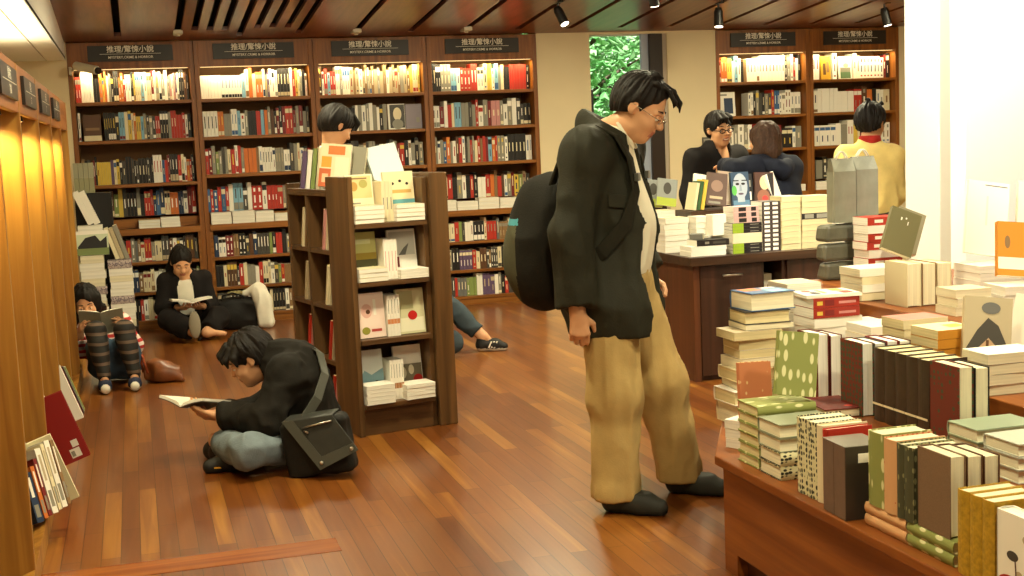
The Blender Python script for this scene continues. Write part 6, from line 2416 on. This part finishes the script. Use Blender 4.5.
for i, (x, y, d, l) in enumerate(((3.22, 9.62, (.3, -.5, -1), 'left'), (3.68, 8.85, (.2, .2, -1), 'short second'), (4.62, 9.75, (-.05, -.1, -1), 'third, lit'), (6.2, 9.85, (.2, -.1, -1), 'rightmost'))):
    tl = empty('track_spotlight', (x, y, ceil_z(y)), label=l + ' black track spotlight hanging from a ceiling slot', cat='lamp', group='track spotlights')
    mb = MB()
    mb.box((-.02, -.07, .0), (.02, .07, .035), M_BLKMET)
    mb.build('adapter', tl, bevel=.003)
    mb = MB()
    mb.tube([(0, 0, 0), (0, 0, -.055)], .009, M_BLKMET, 8)
    mb.build('stem', tl)
    dv = Vector(d).normalized()
    p0 = Vector((0, 0, -.06)) - dv * .03
    mb = MB()
    mb.tube([p0, p0 + dv * .03, p0 + dv * .15], [.026, .036, .038], M_BLKMET, 16)
    hd = mb.build('lamp_head', tl, smooth=False)
    mb = MB()
    q = p0 + dv * .15
    mb.tube([q, q + dv * .004], .031, mat('spot_lens', 'fff4dc', .3, emit='ffefcf', estr=9), 16)
    mb.build('lens', hd)
for i, (x, y) in enumerate(((.42, 10.58), (1.83, 10.66), (2.755, 10.66))):  # track feed boxes at the ends of the ceiling slots
    o = MB()
    z = ceil_z(y)
    o.box((x - .035, y - .07, z - .022), (x + .035, y + .07, z + .012), mw)
    o.tube([(x, y, z - .022), (x, y, z - .034)], .018, mw, 12)
    tag(o.build('track_feed_box', bevel=.004), ['left', 'middle', 'right'][i] + ' small beige box at the end of a ceiling slot', 'fitting')
pic = MB()
pic.box((5.00, Y_WALL - .016, 1.06), (5.145, Y_WALL - .001, 1.37), mat('poster_frame', '57534a', .5))
pic.box((5.008, Y_WALL - .018, 1.075), (5.138, Y_WALL - .016, 1.355), mat('poster_grey', '8f8a80', .5))
pic.box((5.02, Y_WALL - .0186, 1.26), (5.126, Y_WALL - .018, 1.34), BM['d'])
pic.box((5.03, Y_WALL - .0186, 1.12), (5.08, Y_WALL - .018, 1.22), BM['s'])
tag(pic.build('wall_poster'), 'small grey framed poster on the cream wall behind the smiling man', 'poster')
# ------------------------------------------------------------------ outside the window
def tree(x, y, label, seed):
    r = random.Random(seed)
    root = empty('tree', (x, y, 0), label=label, cat='tree')
    mb = MB()
    bark = mat('bark', '5a4a3a', .9)
    mb.tube([(0, 0, 0), (.05, 0, 1.2), (0, .1, 2.4), (.1, .1, 3.4)], [.12, .1, .07, .03], bark, 8)
    for k in range(9):
        a = r.uniform(0, 2 * PI)
        z = r.uniform(.8, 2.6)
        mb.tube([(0, 0, z), (math.cos(a) * .6, math.sin(a) * .4, z + .4), (math.cos(a) * 1.2, math.sin(a) * .7, z + .6)], [.04, .025, .008], bark, 6)
    mb.build('trunk', root, smooth=True)
    lf = MB()
    gm = [mat('leaf_%d' % i, c, .9, .05) for i, c in enumerate(('86bb7a', '9ccb8c', '6faa66', 'b2d8a4'))]
    for m in gm:                                            # light shines through the leaves
        nt = m.node_tree
        if 'Translucent BSDF' not in nt.nodes:
            tr, mx = nt.nodes.new('ShaderNodeBsdfTranslucent'), nt.nodes.new('ShaderNodeMixShader')
            tr.inputs['Color'].default_value = nt.nodes['Principled BSDF'].inputs['Base Color'].default_value
            mx.inputs[0].default_value = .5
            nt.links.new(nt.nodes['Principled BSDF'].outputs[0], mx.inputs[1])
            nt.links.new(tr.outputs[0], mx.inputs[2])
            nt.links.new(mx.outputs[0], nt.nodes['Material Output'].inputs[0])
    for k in range(8200):
        c = (r.gauss(0, .75), r.gauss(0, .45), r.uniform(.2, 3.6))
        t, u = r.uniform(0, 2 * PI), r.uniform(-.9, .9)
        d = Vector((math.cos(t), math.sin(t), u)).normalized()
        s = Vector((-d.y, d.x, r.uniform(-.4, .4))).normalized()
        L = r.uniform(.10, .17)
        n = d.cross(s) * L * .15
        p = Vector(c)
        lf.poly([p, p + d * L * .5 + s * L * .28 - n, p + d * L], gm[k % 4])
        lf.poly([p, p + d * L, p + d * L * .5 - s * L * .28 - n], gm[k % 4])
    lf.build('foliage', root)


tree(4.9, 14.3, 'leafy green tree close to the outside of the window', 3)
tree(6.4, 17.4, 'second leafy tree farther out, seen through gaps of the first', 4)
mb = MB()
mb.box((1, 21, -.5), (14, 22, 7), mat('building_pale', 'c9c6c0', .8))
for x in range(6):
    for z in range(3):
        mb.box((2 + x * 1.9, 20.97, 1 + z * 1.9), (3.1 + x * 1.9, 21.01, 2.2 + z * 1.9), mat('far_window', '6a7684', .2))
mb.build('outside_building')
tag(bpy.data.objects['outside_building'], 'pale building across the street beyond the tree', 'building')
mb = MB()
mb.box((-2, 11.5, -.12), (16, 21, -.02), mat('pavement', '8f8c86', .9))
struct(mb, 'pavement')

# ------------------------------------------------------------------ lights
def area(name, loc, size, energy, color, rot=(0, 0, 0), sy=None):
    l = bpy.data.lights.new(name, 'AREA')
    l.energy = energy
    l.color = color
    l.size = size
    if sy:
        l.shape = 'RECTANGLE'
        l.size_y = sy
    else:
        l.shape = 'DISK'
    o = bpy.data.objects.new(name, l)
    COL.objects.link(o)
    o.location = loc
    o.rotation_euler = rot
    return o


def spot(name, loc, target, energy, color, ang, blend=.6, soft=.06):
    l = bpy.data.lights.new(name, 'SPOT')
    l.energy = energy
    l.color = color
    l.spot_size = math.radians(ang)
    l.spot_blend = blend
    l.shadow_soft_size = soft
    o = bpy.data.objects.new(name, l)
    COL.objects.link(o)
    o.location = loc
    d = Vector(target) - Vector(loc)
    o.rotation_euler = d.to_track_quat('-Z', 'Y').to_euler()
    return o


WARM = (1, .90, .58)
WARM2 = (1, .92, .66)
for x0, x1 in spans:
    area('shelf_strip_light', ((x0 + x1) / 2, Y_WALL + .042, Z_HEAD - .012), x1 - x0 - .12, 4.6, (1, .84, .46), (math.radians(14), 0, 0), .02)
for x, y, e in ((.9, 2.2, 60), (2.6, 1.6, 60), (.7, 5.0, 55), (2.6, 5.6, 55), (.9, 8.4, 50), (2.7, 8.6, 50), (4.6, 8.6, 60), (6.2, 8.8, 50)):
    area('ceiling_lamp_light', (x, y, ceil_z(y) - .03), .28, e, WARM)
area('added_soffit_fill', (-.62, 6.2, 1.84), .08, 34, WARM, (PI, 0, 0), 5.6)  # added upward fill that brightens the soffit; no lamp is known there
# track spots washing the right-hand displays and the white column
spot('display_spot', (2.9, 3.3, 2.9), (3.0, 4.0, .6), 190, WARM2, 75)
spot('display_spot', (3.4, 4.2, 2.85), (4.3, 5.4, 1.3), 260, (1, .97, .86), 80)
spot('display_spot', (3.2, 5.6, 2.75), (4.3, 6.3, 1.3), 150, (1, .97, .86), 80)
spot('display_spot', (3.4, 6.6, 2.65), (3.4, 7.2, .8), 90, WARM2, 80)
spot('display_spot', (.6, 4.9, 2.8), (1.3, 6.2, .6), 60, WARM2, 60)
sun = bpy.data.lights.new('sun', 'SUN')
sun.energy = 17
sun.angle = .02
so = bpy.data.objects.new('sun', sun)
COL.objects.link(so)
so.rotation_euler = (math.radians(38), math.radians(-14), 0)

w = bpy.data.worlds.new('World')
scene.world = w
w.use_nodes = True
bg = w.node_tree.nodes['Background']
bg.inputs['Color'].default_value = (1, .92, .66, 1)
bg.inputs['Strength'].default_value = .48

# ------------------------------------------------------------------ camera
P, R, S = math.radians(6.54), math.radians(2.42), math.radians(16.0)
fw = Vector((math.sin(S) * math.cos(P), math.cos(S) * math.cos(P), -math.sin(P)))
rt0 = Vector((math.cos(S), -math.sin(S), 0))
up0 = rt0.cross(fw)
rt = rt0 * math.cos(R) - up0 * math.sin(R)
up = rt0 * math.sin(R) + up0 * math.cos(R)
cd = bpy.data.cameras.new('camera')
cd.sensor_width = 36
cd.lens = 36 * 1301 / 1024
cd.clip_start = .05
co = bpy.data.objects.new('camera', cd)
COL.objects.link(co)
M = Matrix.Identity(4)
for i, a in enumerate((rt, up, -fw)):
    M[0][i], M[1][i], M[2][i] = a
M[2][3] = H_CAM
co.matrix_world = M
scene.camera = co
scene.view_settings.view_transform = 'Standard'
scene.view_settings.look = 'None'
scene.view_settings.exposure = .12
scene.view_settings.gamma = 1
scene.view_settings.use_curve_mapping = False
scene.cycles.use_denoising = True
scene.cycles.max_bounces = 8
print('BOOKS', N_BOOKS)
